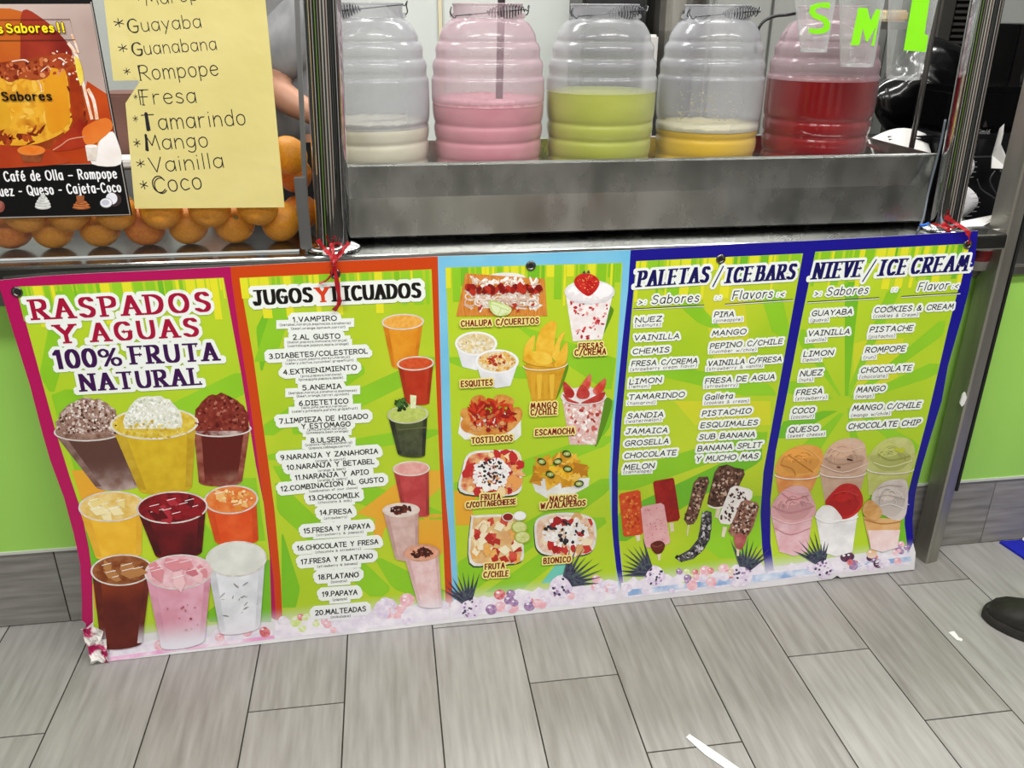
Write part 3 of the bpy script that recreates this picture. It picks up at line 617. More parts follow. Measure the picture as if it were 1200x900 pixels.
for v in nv: v.co.y += .0009
bmesh.ops.reverse_faces(bm, faces=[g for g in r_['geom'] if isinstance(g, bmesh.types.BMFace)])
mp_ = {v: r_['vert_map'][v] for e in bd for v in e.verts}
for e in bd:
    a, b = e.verts
    try: bm.faces.new((a, b, mp_[b], mp_[a]))
    except ValueError: pass
bm.to_mesh(o.data); bm.free()
MAG = ink('b01058'); ORG = ink('c8430f'); LBL = ink('72bde2', '84c8e6', 8); NAVY = ink('12108c', '19128a', 3)
LIME = ink('abcb28', 'b9d42e', 3); LIME2 = ink('bcd02e', 'a6c826', 4); GR = ink('86c122', '92cb2a', 5); GR2 = ink('6ab52b', '7cbe22', 5); YL = ink('e6e02c', 'd8dc30', 8); YG = ink('cfcf2e', 'c8d22c', 6); ORB = ink('e8a02c', 'dfae36', 4)
WHT = ink('f4f4f6'); HALO = ink('eef3ee')
border = Pic(BS, 'panel_border', BN)
def lerp(a, b, t): return (a[0]+(b[0]-a[0])*t, a[1]+(b[1]-a[1])*t)
def onl(L_, y):
    for a, b in zip(L_, L_[1:]):
        if (a[1]-y)*(b[1]-y) <= 0 and a[1] != b[1]: return (a[0]+(b[0]-a[0])*(y-a[1])/(b[1]-a[1]), y)
    return L_[0] if abs(L_[0][1]-y) < abs(L_[-1][1]-y) else L_[-1]
# side lines of the five panels (outer = between borders, inner = edge of the printed field)
B12 = [(270, 312.5), (271.5, 329), (281, 395), (291.7, 461.7), (304.7, 560), (313, 615), (320.6, 678.6), (323.5, 727)]
B23 = [(513, 300.5), (516, 420), (519, 534), (523, 590), (527, 635), (531, 712)]
B34 = [(739, 293), (736, 340), (729.7, 397), (720.4, 490), (717, 553), (717, 600), (717.6, 626), (722, 665), (727, 692)]
B4R = [(941, 297), (926, 380), (904.4, 500), (897, 535), (894.6, 553), (891, 602), (893, 640), (897, 674)]
B45 = [(955.4, 295), (938, 380), (920.7, 470), (909, 528.7), (902.8, 585), (902.8, 636), (907.4, 672)]
F1L = [(18.8, 336), (53.4, 462), (66, 508), (82.3, 560), (95, 598), (104, 640), (108, 670), (109, 729)]
F1R = [(262, 325.4), (283, 440), (300, 546), (309, 590), (316, 650), (318, 724)]
F2L = [(280.7, 325.6), (297, 420), (313.4, 535), (322, 600), (329, 678.6), (331.6, 725)]
F2R = [(505.7, 315.5), (509, 400), (514.5, 527), (519.7, 640), (522.4, 712)]
F3L = [(522, 313.5), (526, 412), (528.3, 500), (532, 600), (536, 672), (537, 712)]
F3R = [(729.5, 308), (724, 400), (717.3, 500), (714, 560), (716, 600), (719, 640), (724, 690)]
F4L = [(745.5, 306), (738, 390), (728.4, 492.6), (724, 553), (724, 600), (725, 630), (731, 690)]
F4R = [(941, 297), (904.4, 500), (894.6, 553), (891, 602), (893, 640), (896, 674)]
F5R = [(1136.8, 285.5), (1111, 385), (1086, 493), (1070, 554), (1061, 590), (1059.9, 613), (1063.7, 650)]
def seg_out(L_, x0, x1):
    """points of the top line between x0 and x1"""
    def yy(x):
        for a, b in zip(L_, L_[1:]):
            if a[0] <= x <= b[0]: return a[1]+(b[1]-a[1])*(x-a[0])/(b[0]-a[0])
        return L_[-1][1]
    return [(x0, yy(x0))]+[p for p in L_ if x0 < p[0] < x1]+[(x1, yy(x1))]
def bord(a, outL, outR, inL, inR, m, yb=None):
    """a border frame: left strip, top strip, right strip"""
    T = seg_out(OUT_T, outL[0][0], outR[0][0])
    border.poly(T+[inR[0], inL[0]], m, k=1)
    border.poly(outL+inL[::-1], m, k=1); border.poly(outR+inR[::-1], m, k=1)
LE = [(-3, 328.5)]+OUT_L[::-1][:-3]
bord(0, LE[:-5], B12, F1L, F1R, MAG); bord(0, B12, B23, F2L, F2R, ORG); bord(0, B23, B34, F3L, F3R, LBL)
border.poly(seg_out(OUT_T, 739, 941)+[F4R[0], F4L[0]], NAVY, k=1); border.poly(B34+F4L[::-1], NAVY, k=1); border.poly(B4R+B45[::-1], NAVY, k=1)
border.poly(seg_out(OUT_T, 941, 1146)+[F5R[0], B45[0], (941, 297)], NAVY, k=1); border.poly(OUT_R[:-2]+F5R[::-1], NAVY, k=1)
border.done()
FOOT = {1: [(318, 724), (110, 750)], 2: [(522, 704), (331, 727)], 3: [(724, 682), (537, 704)], 4: [(896, 664), (731, 682)], 5: [(1063, 640), (907, 664)]}
def field(n, L_, Rr, rays, stripes, extra=()):
    pc = Pic(BS, 'panel_field', BN, 1)
    bot = FOOT[n]; poly = [L_[0], Rr[0]]+Rr[1:]+[bot[0], bot[1]]+L_[:0:-1]
    pc.poly([Rr[0]]+Rr[1:-1]+[bot[0], bot[1]]+L_[-2:0:-1]+[L_[0]], LIME if n % 2 else LIME2, k=2)
    def clip(P):      # clip a polygon to the side lines, row by row
        ys = sorted(set([q[1] for q in P])); y0, y1 = ys[0], ys[-1]; rows = []
        N = max(2, int((y1-y0)/6)); out = []
        for i in range(N+1):
            y = y0+(y1-y0)*i/N; xs = []
            for a, b in zip(P, P[1:]+P[:1]):
                if (a[1] <= y < b[1]) or (b[1] <= y < a[1]): xs.append(a[0]+(b[0]-a[0])*(y-a[1])/(b[1]-a[1]))
            if len(xs) < 2: continue
            lx, rx = onl(L_, y)[0], onl(Rr, y)[0]; ty = lerp(L_[0], Rr[0], 0)
            a, b = max(lx, min(xs)), min(rx, max(xs))
            if a < b: rows.append(((a, y), (b, y)))
        for r0, r1 in zip(rows, rows[1:]): out.append([r0[0], r0[1], r1[1], r1[0]])
        return out
    top = lambda x: L_[0][1]+(Rr[0][1]-L_[0][1])*(x-L_[0][0])/(Rr[0][0]-L_[0][0])
    for (P, m, k) in rays:
        for q in clip(P): pc.poly(q, m, k=k)
    # hanging stripes at the top
    x = L_[0][0]; w_ = Rr[0][0]-L_[0][0]; VPx, VPy = 587, 2693
    rs = random.Random(n*5+1)
    while x < Rr[0][0]-2:
        w = rs.choice((2.5, 4, 6, 9, 11)); m = rs.choice((GR, GR, GR2, YL, YL)); l = rs.choice((16, 22, 30, 40)) if m is not YL else rs.choice((14, 24, 48))
        x1 = min(x+w, Rr[0][0]-.5); y = top(x)+.3
        def dn(x, y, l): t = l/(VPy-y); return (x+(VPx-x)*t, y+l)
        pc.poly([(x, y), (x1, top(x1)+.3), dn(x1, y, l), dn(x, y, l)], m, k=4+(m is YL)); x = x1+rs.choice((.5, 2, 3.5))
    pc.done()
field(1, F1L, F1R, [([(66, 338), (100, 335), (62, 465), (46, 440)], GR, 3), ([(300, 425), (300, 455), (200, 505), (90, 560), (72, 500), (190, 478)], GR, 3), ([(60, 462), (95, 450), (100, 480), (76, 520)], GR, 3),
    ([(82, 545), (120, 560), (150, 700), (112, 720), (100, 600)], ORB, 3), ([(100, 620), (125, 600), (120, 690), (108, 690)], GR2, 4), ([(222, 590), (262, 640), (262, 700), (225, 640)], GR, 3), ([(240, 720), (320, 650), (322, 730), (250, 735)], GR2, 3), ([(270, 560), (300, 560), (312, 640), (298, 640)], GR, 3)], 1)
field(2, F2L, F2R, [([(325, 340), (350, 336), (320, 430), (296, 430)], GR, 3), ([(300, 385), (322, 340), (335, 340), (306, 440)], GR2, 3), ([(340, 492), (515, 412), (515, 432), (345, 515)], GR, 3), ([(306, 500), (420, 420), (430, 436), (312, 516)], GR, 3),
    ([(312, 532), (516, 497), (517, 512), (314, 545)], GR, 3), ([(316, 540), (440, 570), (520, 600), (520, 618), (330, 565)], GR, 3), ([(322, 560), (460, 690), (440, 705), (325, 600)], GR, 3), ([(330, 620), (352, 690), (345, 718), (330, 718)], GR2, 3),
    ([(417, 602), (440, 585), (470, 562), (500, 545), (517, 552), (517, 572), (480, 600), (450, 620), (446, 640), (436, 645), (440, 605)], ORB, 4), ([(475, 600), (519, 596), (519, 650), (500, 660)], ORB, 3), ([(435, 648), (520, 690), (520, 710), (460, 690)], GR, 3)], 1)
field(3, F3L, F3R, [([(600, 378), (722, 420), (716, 462), (640, 410)], GR, 3), ([(526, 412), (640, 436), (640, 450), (527, 428)], GR, 3), ([(528, 493), (716, 494), (716, 505), (530, 508)], GR, 3), ([(700, 470), (722, 462), (715, 500), (700, 520)], GR2, 3),
    ([(531, 566), (716, 505), (716, 520), (533, 590)], GR, 3), ([(534, 660), (714, 555), (714, 575), (545, 700)], GR, 3), ([(532, 575), (560, 575), (552, 600), (565, 612), (535, 622)], ORB, 4), ([(560, 700), (700, 600), (714, 610), (600, 700)], GR, 3), ([(632, 686), (660, 650), (672, 655), (650, 690)], ink('6fc6b4'), 3)], 1)
field(4, F4L, F4R, [([(770, 335), (800, 335), (850, 390), (820, 380)], GR, 3), ([(735, 418), (900, 450), (912, 462), (900, 470), (735, 432)], GR, 3), ([(890, 340), (915, 340), (928, 400), (905, 390)], GR, 3), ([(724, 553), (900, 500), (898, 520), (724, 580)], GR, 3),
    ([(724, 600), (893, 520), (893, 540), (724, 640)], GR2, 3), ([(820, 600), (893, 575), (893, 640), (850, 660), (825, 640)], GR, 3), ([(820, 330), (870, 330), (880, 420), (840, 440)], YG, 2.5), ([(790, 470), (903, 470), (903, 500), (820, 505)], YG, 2.5)] , 1)
field(5, B45, F5R, [([(992, 470), (1102, 420), (1098, 440), (993, 474)], GR, 3), ([(992, 468), (1108, 370), (1106, 392), (993, 472)], GR, 3), ([(990, 465), (1040, 340), (1060, 330), (993, 470)], GR, 3), ([(990, 465), (990, 330), (1008, 330), (993, 470)], GR2, 3), ([(988, 468), (940, 380), (935, 400), (988, 470)], GR, 3),
    ([(988, 472), (920, 440), (917, 462), (988, 474)], GR, 3), ([(988, 475), (915, 495), (910, 520), (988, 478)], GR2, 3), ([(990, 478), (930, 530), (945, 550), (992, 480)], GR, 3), ([(993, 478), (1000, 560), (1020, 560), (995, 478)], GR, 3), ([(994, 475), (1070, 540), (1078, 520), (994, 474)], GR, 3), ([(1000, 400), (1060, 390), (1050, 450), (1000, 460)], YG, 2.4),
    ([(1010, 600), (1030, 560), (1062, 560), (1062, 640), (1020, 650)], GR2, 3)], 1)
# printed fruit along the foot
fr = Pic(BS, 'printed_fruit_border', BN, 4)
SNOW = ink('f2edf5', 'e2d9ea', 40, fade=False); LIL = ink('dacbe4', 'f2ebf5', 80, fade=False); APP = ink('cc5664', 'eca6a6', 90, fade=False); GRP = ink('8c6898', 'bfa0c6', 120, fade=False); PK = ink('e9a6b4', 'f3d0d6', 80, fade=False); LG = ink('cfe08a', 'e4ecc0', 90, fade=False); DK = ink('26283a', '4b4a66', 150, fade=False); BLU = ink('8fb0dd', 'dfe6f4', 30, fade=False)
def footline(x): return 777.5-(x-126)*.1165
for (xa, xb, h) in ((128, 320, 34), (322, 526, 40), (528, 724, 44), (728, 894, 42), (900, 1066, 34)):
    P = []; x = xa
    while x < xb: P.append((x, footline(x)-h*.62-R.uniform(-4, 5))); x += R.uniform(5, 9)
    P.append((xb, footline(xb)-h*.6)); P += [(xb, footline(xb)-6), (xa, footline(xa)-6)]
    fr.poly(P, SNOW, k=5)
fr.k = 6
def fruit(n, x0, x1, mats_, sz, hh=(14, 30)):
    for i in range(n):
        x = R.uniform(x0, x1); y = footline(x)-R.uniform(*hh); s = sz*R.uniform(.6, 1.15); fr.k = 6+(i % 5); fr.ell(x, y, s, s*.9, R.choice(mats_), n=12, up=False); fr.ell(x-s*.3, y-s*.35, s*.3, s*.22, WHT, n=7, up=False)
fruit(10, 175, 318, [APP, APP, PK], 7, (12, 22)); fruit(12, 330, 372, [APP, SNOW, LG], 6); fruit(10, 345, 385, [LG, LG], 4, (22, 34)); fruit(20, 372, 480, [SNOW, PK, LIL], 6, (6, 24)); fruit(10, 440, 490, [APP, PK, LIL], 8, (16, 36)); fruit(8, 380, 470, [PK, LIL], 4)
fruit(14, 572, 630, [PK, APP, GRP, LIL], 6, (8, 28)); fruit(14, 540, 720, [LIL, SNOW, PK], 7, (8, 24)); fruit(8, 695, 722, [PK, LIL], 6, (14, 36))
fruit(12, 800, 860, [APP, PK, GRP, ORB], 6, (12, 30)); fruit(12, 735, 890, [LIL, SNOW], 6, (8, 20)); fruit(8, 795, 850, [GRP, LG], 4)
fruit(12, 990, 1030, [APP, GRP, ink('3c2440', '70405c', 90, fade=False), ORB], 5.5, (8, 26)); fruit(10, 905, 1060, [LIL, SNOW], 6, (8, 18)); fruit(7, 1048, 1063, [GRP, PK], 4, (10, 34))
fr.done()
def pineapple(cx, cy, ang, s, body=True):
    pc = Pic(BS, 'printed_pineapple', BN, 12)
    ca, sa = math.cos(ang), math.sin(ang)
    def T(x, y): return (cx+(x*ca-y*sa)*s, cy+(x*sa+y*ca)*s)
    pc.tf = T
    if body:
        pc.ell(0, 9, 8.5, 10, LIL, n=16)
        for i in range(26): x, y = in_ell(0, 9, 7.5, 9)(); pc.ell(x, y, 1.3, 1.1, R.choice((GRP, SNOW, DK)), n=5, up=False)
        pc.k += 1
    for j in range(3):
        pc.k += 1
        for i in range(9):
            a = -math.pi/2+(i-4)*.19*(1-.15*j); l = (23-4*j)*R.uniform(.8, 1.1); bx_ = (i-4)*1.0
            tip = (bx_+math.cos(a)*l, -1+math.sin(a)*l+3*j); d = (math.sin(a)*1.6, -math.cos(a)*1.6)
            pc.poly([(bx_-d[0], 2-d[1]-j*2), tip, (bx_+d[0], 2+d[1]-j*2)], DK if (i+j) % 3 else ink('4d5a5e', fade=False), up=False)
    pc.done()
for a in ((546, 703, -.35, .95), (668, 680, .85, 1.15), (757, 669, -.95, 1.0), (874, 664, .3, 1.0), (960, 657, -.4, .95)): pineapple(a[0], a[1]-2, a[2], a[3]*1.35)
# blue wash along the bottom edge of the right half
w_ = Pic(BS, 'printed_blue_wash', BN, 6)
w_.poly([(735, 691), (800, 684), (896, 672), (1066, 652), (1070, 657), (980, 668), (896, 681), (800, 690), (736, 698)], BLU); w_.done(); w_ = Pic(BS, 'printed_pink_wash', BN, 6); w_.poly([(128, 770), (200, 760), (320, 744), (322, 748), (200, 764), (128, 775)], ink('eba6d2', 'f4e6f2', 25, fade=False)); w_.done()
# grommets
GRM = mat('grommet_metal', '8f8d88', '6b6964', 60, rough=.3, metal=1); HOLE = mat('grommet_hole', '15130f', rough=.8)
for (x, y) in ((20, 342), (393, 321), (622, 311.5), (844.5, 303.5), (1134, 286.5)):
    c = BS.px(x, y, .0018); prof = [(-.0015, .0105), (.0005, .0100), (.0012, .0082), (.0008, .006), (-.0004, .0052)]
    V = []; n = 28
    for i in range(n):
        a = 2*math.pi*i/n
        for d, r in prof: V.append((c.x+r*math.cos(a), c.y-d, c.z+r*math.sin(a)))
    k = len(prof); g = obj('grommet', V, [(i*k+q, i*k+q+1, ((i+1) % n)*k+q+1, ((i+1) % n)*k+q) for i in range(n) for q in range(k-1)], GRM, BN, smooth=True)
    obj('hole', [(c.x+.0054*math.cos(i*math.pi/8), c.y+.0002, c.z+.0054*math.sin(i*math.pi/8)) for i in range(16)], [tuple(range(16))], HOLE, g)
# torn and crumpled left foot of the banner
bm = bmesh.new(); V = []; F = []
G = []
for i in range(9):
    row = []
    for j in range(7):
        a = BS.px(98+j*3.6+i*1.2, 733+i*5.2, .004); row.append(a+Vector((R.uniform(-.004, .004), -abs(R.gauss(0, .006)), R.uniform(-.003, .003))))
    G.append(row)
for row in G:
    for q in row: q.z = max(q.z, .002)
o = MB().sheet(G, 0, .0008).obj('torn_corner', ink('e6e2de', 'b01058', 26, lo=.5, hi=.56, fade=False), BN); o['label'] = 'crumpled white and magenta torn corner'

# ---- headings and menu text
hd = lambda: MB()
SER = (.085, .035, False); SERL = (.075, .03, False); CM = (.092, .092, True); CMB = (.10, .10, True)
MAROON = ink('a50f38'); PURP = ink('3a0f4c'); BLK = ink('16120f', fade=False); REDY = ink('d8401c'); NVY = ink('141058'); BRN = ink('7a1410'); DKB = ink('4a2424')
def heading(items, hal, name='heading', halk=13, txk=17):
    mb = MB(); mats_ = [HALO]
    for (txt, p0, p1, h, pen, m, ser, sl, gap) in items:
        if m not in mats_: mats_.append(m)
        if hal: text(BS, mb, txt, p0, p1, h, pen, 0, halk, ser, sl, gap, halo=hal/h)
        text(BS, mb, txt, p0, p1, h, pen, mats_.index(m), txk, ser, sl, gap, sm=6)
    return mb.obj(name, mats_, BN)
heading([('RASPADOS', (42, 373.6), (246, 363.8), 22, (.115, .05, False), MAROON, .21, 0, .46), ('Y', (70, 401.5), (89, 400.5), 20.5, (.115, .05, False), MAROON, .21, 0, .3), ('AGUAS', (111, 399.5), (232, 393), 20.5, (.115, .05, False), MAROON, .21, 0, .46),
    ('100', (68, 431.5), (113, 429), 21, (.12, .045, False), PURP, .10, 0, .36), ('%', (119, 428.8), (143, 427.4), 20, (.08, .035, False), PURP, 0, 0, .3), ('FRUTA', (157, 425.8), (254, 421.2), 20, (.115, .05, False), PURP, .21, 0, .46), ('NATURAL', (98, 457.5), (235, 449.7), 19, (.115, .05, False), PURP, .21, 0, .46)], 4.2)
heading([('JUGOS', (299, 357), (365.5, 353.2), 16.5, (.13, .05, False), BLK, .2, 0, .36), ('Y', (373, 353.3), (385, 352.6), 16, (.13, .05, False), REDY, .2, 0, .3), ('LICUADOS', (392.5, 352.3), (492, 347.8), 16.5, (.13, .05, False), BLK, .2, 0, .36)], 5)
heading([('PALETAS', (748, 335.5), (828, 330), 17.5, (.115, .045, False), NVY, .2, .12, .44), ('/', (835.5, 333.5), (843, 333), 19, (.04, .04, True), NVY, 0, .12, .2), ('ICE', (850, 331), (878, 329.3), 17, (.115, .045, False), NVY, .2, .12, .46), ('BARS', (886, 328.8), (929, 326.3), 17, (.115, .045, False), NVY, .2, .12, .44)], 3.2)
heading([('NIEVE', (953, 326.4), (1006, 323.4), 18, (.115, .045, False), NVY, .2, .12, .46), ('/', (1011, 327.5), (1021, 326.5), 20, (.04, .04, True), NVY, 0, .12, .2), ('ICE', (1029, 322.5), (1058, 320.8), 17.5, (.115, .045, False), NVY, .2, .12, .46), ('CREAM', (1067, 320.2), (1130, 316.6), 17.5, (.115, .045, False), NVY, .2, .12, .44)], 3.2)
def menu_list(rows, tf, cap, subcap, hal, m, ms, slant=.12, sub_dy=0, subs_pen=(.06, .06, True), pen=CM, glow=None):
    mb = MB(); mats_ = [HALO, m, ms]
    for (txt, x0, x1, y0, y1, *subs) in rows:
        a, b = tf(x0, y0), tf(x1, y1)
        text(BS, mb, txt, a, b, cap, pen, 0, 13, 0, slant, .24, halo=hal/cap); text(BS, mb, txt, a, b, cap, pen, 1, 17, 0, slant, .24, sgap=1)
        for (st, sx0, sx1, sy0, sy1) in subs:
            c, d = tf(sx0, sy0), tf(sx1, sy1)
            if hal:     # one soft pad behind small print
                P = [lerp(c, d, t) for t in (0, 1)]; q = hal*.8
                n0 = BS; V = [BS.px(P[0][0]-q, P[0][1]+q*.9, 12.5*BS.step), BS.px(P[1][0]+q, P[1][1]+q*.9, 12.5*BS.step), BS.px(P[1][0]+q, P[1][1]-subcap-q, 12.5*BS.step), BS.px(P[0][0]-q, P[0][1]-subcap-q, 12.5*BS.step)]
                mb.add(V, [(0, 1, 2, 3)], 0)
            text(BS, mb, st, c, d, subcap, subs_pen, 2, 17, 0, slant*.6, .26, sm=2)
    return mb.obj('menu_text', mats_, BN)
I_ = lambda x, y: (x, y)
menu_list([
 ('1.VAMPIRO', 343.8, 394.5, 377, 375, ('(betabel,naranja,espinacas,zanahoria)', 328, 411, 381.6, 379.2), ('(beet,orange,spinach,carrot)', 341.5, 404.5, 386, 383.8)),
 ('2.AL GUSTO', 344, 398.5, 397.5, 396, ('(melon,papaya,manzana,naranja)', 337, 406.5, 402, 399.4), ('(cantaloupe,papaya,apple,orange)', 337.5, 408.5, 406.3, 403.6)),
 ('3.DIABETES/COLESTEROL', 316, 430.7, 420, 413.5, ('(apio,nopal,pepino,perejil,naranja)', 336.6, 410, 422.8, 418.8), ('(celery,cactus,cucumber,grapefruit)', 334.8, 414, 427, 422.6)),
 ('4.EXTRENIMIENTO', 332.6, 418, 438.7, 432.5, ('(pina,papaya,manzana)', 352.6, 400, 441.5, 439.2), ('(pineapple,papaya,apple)', 350.5, 402, 445.8, 443)),
 ('5.ANEMIA', 355, 400, 456.7, 454.6, ('(betabel,naranja,zanahoria,espinacas)', 338.5, 418, 461.6, 458), ('(beet,orange,carrot,spinach)', 348, 409, 465.2, 462.4)),
 ('6.DIETETICO', 351, 408, 475, 472, ('(apio,piña,perejil,naranja)', 353.5, 406.5, 478.5, 476.2), ('(celery,pineapple,parsley,grapefruit)', 342.5, 419, 483.2, 479)),
 ('7.LIMPIEZA DE HIGADO', 328, 431, 496, 489.8), ('Y ESTOMAGO', 354, 410.5, 502, 498.8, ('(piña,betabel,naranja)', 360.6, 406, 504.5, 502.5), ('(pineapple,beet,orange)', 359, 408, 508, 505.8)),
 ('8.ULSERA', 364.6, 404.6, 518.5, 516.5, ('(papaya,repollo,zanahoria)', 358, 412.6, 522.2, 519), ('(papaya,cabbage,carrot)', 362, 410.5, 526, 523)),
 ('9.NARANJA Y ZANAHORIA', 329.5, 442.7, 538.7, 530.7, ('(orange & carrot)', 370, 404.6, 541, 538.6)),
 ('10.NARANJA Y BETABEL', 337, 438.5, 550.2, 542.7, ('(orange & beet)', 373, 404.6, 552.3, 550)), ('11.NARANJA Y APIO', 346.5, 432, 562, 555, ('(orange & celery)', 372.6, 407, 564, 561.3)),
 ('12.COMBINACION AL GUSTO', 330, 449.4, 575.2, 564, ('(combination of your choice)', 362.5, 419, 576.6, 572.2)),
 ('13.CHOCOMILK', 362.5, 420.6, 586, 582, ('(chocolate & milk)', 373, 412, 589.6, 587.2)), ('14.FRESA', 375.3, 412, 603, 601, ('(strawberry)', 380, 407, 608.2, 606.2)),
 ('15.FRESA Y PAPAYA', 356.6, 433.4, 624.5, 618, ('(strawberry & papaya)', 371, 426, 627.8, 623.6)), ('16.CHOCOLATE Y FRESA', 349, 443, 644.7, 636.7, ('(chocolate & strawberry)', 370, 422.7, 648, 643.4)),
 ('17.FRESA Y PLATANO', 353.4, 436.6, 660.7, 653.3, ('(strawberry & banana)', 372, 419, 664.6, 660.8)), ('18.PLATANO', 373.4, 420, 678.6, 675.4, ('(banana)', 388, 406.7, 682.8, 681)),
 ('19.PAPAYA', 378, 418.5, 698.6, 696, ('(papaya)', 390, 406.7, 703.6, 702)), ('20.MALTEADAS', 370, 428.6, 720.4, 715.4, ('(milkshake)', 387.8, 410.7, 724, 722.2))], I_, 5.4, 2.5, 5.2, BLK, BLK, slant=0, subs_pen=(.07, .07, True), pen=(.10, .10, True))
Z3 = lambda x, y: (715+x/4.0917, 280+y/4.0917)
Z4 = lambda x, y: (715+x/4.0917, 480+y/4.0917)
menu_list([('NUEZ', 120, 243, 400, 392, ('(walnuts)', 118, 240, 421, 415)), ('VAINILLA', 115, 328, 485, 475), ('CHEMIS', 107, 280, 550, 540), ('FRESA C/CREMA', 102, 415, 608, 593, ('(strawberry cream flavor)', 95, 413, 632, 612)),
 ('LIMON', 92, 243, 695, 685, ('(lemon)', 88, 187, 714, 710)), ('TAMARINDO', 88, 353, 770, 755, ('(tamarind)', 82, 215, 794, 788)), ('SANDIA', 82, 252, 860, 850, ('(watermelon)', 75, 243, 881, 870)),
 ('JAMAICA', 75, 272, 933, 926), ('GROSELLA', 70, 277, 991, 978), ('CHOCOLATE', 67, 313, 1050, 1033), ('MELON', 65, 208, 1106, 1096, ('(cantalope)', 62, 195, 1124, 1116)),
 ('PIñA', 498, 590, 373, 370, ('(pineapple)', 495, 632, 398, 390)), ('MANGO', 488, 648, 463, 453), ('PEPINO C/CHILE', 478, 822, 525, 500, ('(cucmber w/chile)', 475, 698, 546, 535)), ('VAINILLA C/FRESA', 468, 818, 608, 585, ('(strawberry & vanilla)', 462, 730, 630, 612)),
 ('FRESA DE AGUA', 455, 785, 692, 670, ('(strawberry)', 452, 608, 713, 705)), ('Galleta', 453, 583, 770, 762, ('(cookies & cream)', 450, 662, 792, 781)), ('PISTACHIO', 440, 672, 848, 833), ('ESQUIMALES', 433, 703, 904, 889), ('SUB BANANA', 425, 690, 960, 946), ('BANANA SPLIT', 418, 722, 1016, 996), ('Y MUCHO MAS', 410, 705, 1066, 1050)],
 Z3, 5.6, 3.4, 2.6, BLK, DKB)
Z5 = lambda x, y: (890+x/3.748, 260+y/3.748)
menu_list([('GUAYABA', 228, 403, 412, 403, ('(guava)', 222, 300, 438, 434)), ('VAINILLA', 212, 392, 500, 490, ('(vanilla)', 205, 290, 527, 520)), ('LIMON', 192, 320, 590, 583, ('(lemon)', 188, 268, 612, 608)), ('NUEZ', 177, 270, 677, 670, ('(nuts)', 172, 232, 700, 697)),
 ('FRESA', 160, 272, 760, 752, ('(strawberry)', 155, 293, 783, 775)), ('COCO', 142, 237, 840, 836, ('(coconut)', 137, 235, 863, 858)), ('QUESO', 127, 254, 924, 916, ('(sweet cheese)', 122, 284, 946, 936)),
 ('COOKIES & CREAM', 503, 847, 397, 380, ('(cookies & Cream)', 498, 693, 420, 412)), ('PISTACHE', 483, 668, 483, 475, ('(pistachio)', 477, 592, 510, 505)), ('ROMPOPE', 463, 635, 573, 565, ('(run)', 455, 507, 602, 598)), ('CHOCOLATE', 443, 663, 662, 650, ('(chocolate)', 437, 557, 687, 681)),
 ('MANGO', 425, 547, 748, 740, ('(mango)', 420, 497, 773, 769)), ('MANGO C/CHILE', 407, 702, 828, 812, ('(mango w/chile)', 400, 570, 856, 845)), ('CHOCOLATE CHIP', 388, 700, 908, 889)], Z5, 5.8, 3.6, 2.6, BLK, DKB)
# sub headings with rules
mb = MB(); mats_ = [HALO, BLK, WHT]
for (t, a, b, h) in (('>:', (748, 356.8), (756, 356.4), 7), ('Sabores', (763.5, 355.8), (818, 353), 9.5), ('::', (837.5, 351), (844, 350.6), 6), ('Flavors', (858, 350.5), (904, 348.2), 9.5), (':<', (910, 347.6), (918, 347.2), 7),
    ('>:', (954, 346.8), (961, 346.5), 7), ('Sabores', (968, 346), (1016, 343.5), 9), ('::', (1044.5, 341.5), (1050, 341.2), 6), ('Flavor', (1075, 340.3), (1110, 338.2), 9), (':<', (1115, 338), (1121.5, 337.6), 7)):
    text(BS, mb, t, a, b, h, (.055, .055, True), 0, 13, 0, .15, .26, halo=2.2/h); text(BS, mb, t, a, b, h, (.06, .06, True), 1, 17, 0, .15, .26, sm=5)
for (a, b) in (((742, 362), (825, 357.8)), ((849.5, 356.4), (929, 351)), ((946, 354), (1030, 348.8)), ((1056, 347.6), (1125, 343.2))):
    for dy, m in ((0, 1), (1.2, 2)):
        pts = [lerp(a, b, t/8) for t in range(9)]
        for q, r_ in zip(pts, pts[1:]): mb.add([BS.px(q[0], q[1]+dy, 13*BS.step), BS.px(r_[0], r_[1]+dy, 13*BS.step), BS.px(r_[0], r_[1]+dy-.8, 13*BS.step), BS.px(q[0], q[1]+dy-.8, 13*BS.step)], [(0, 1, 2, 3)], m)
mb.obj('sub_heading', mats_, BN)
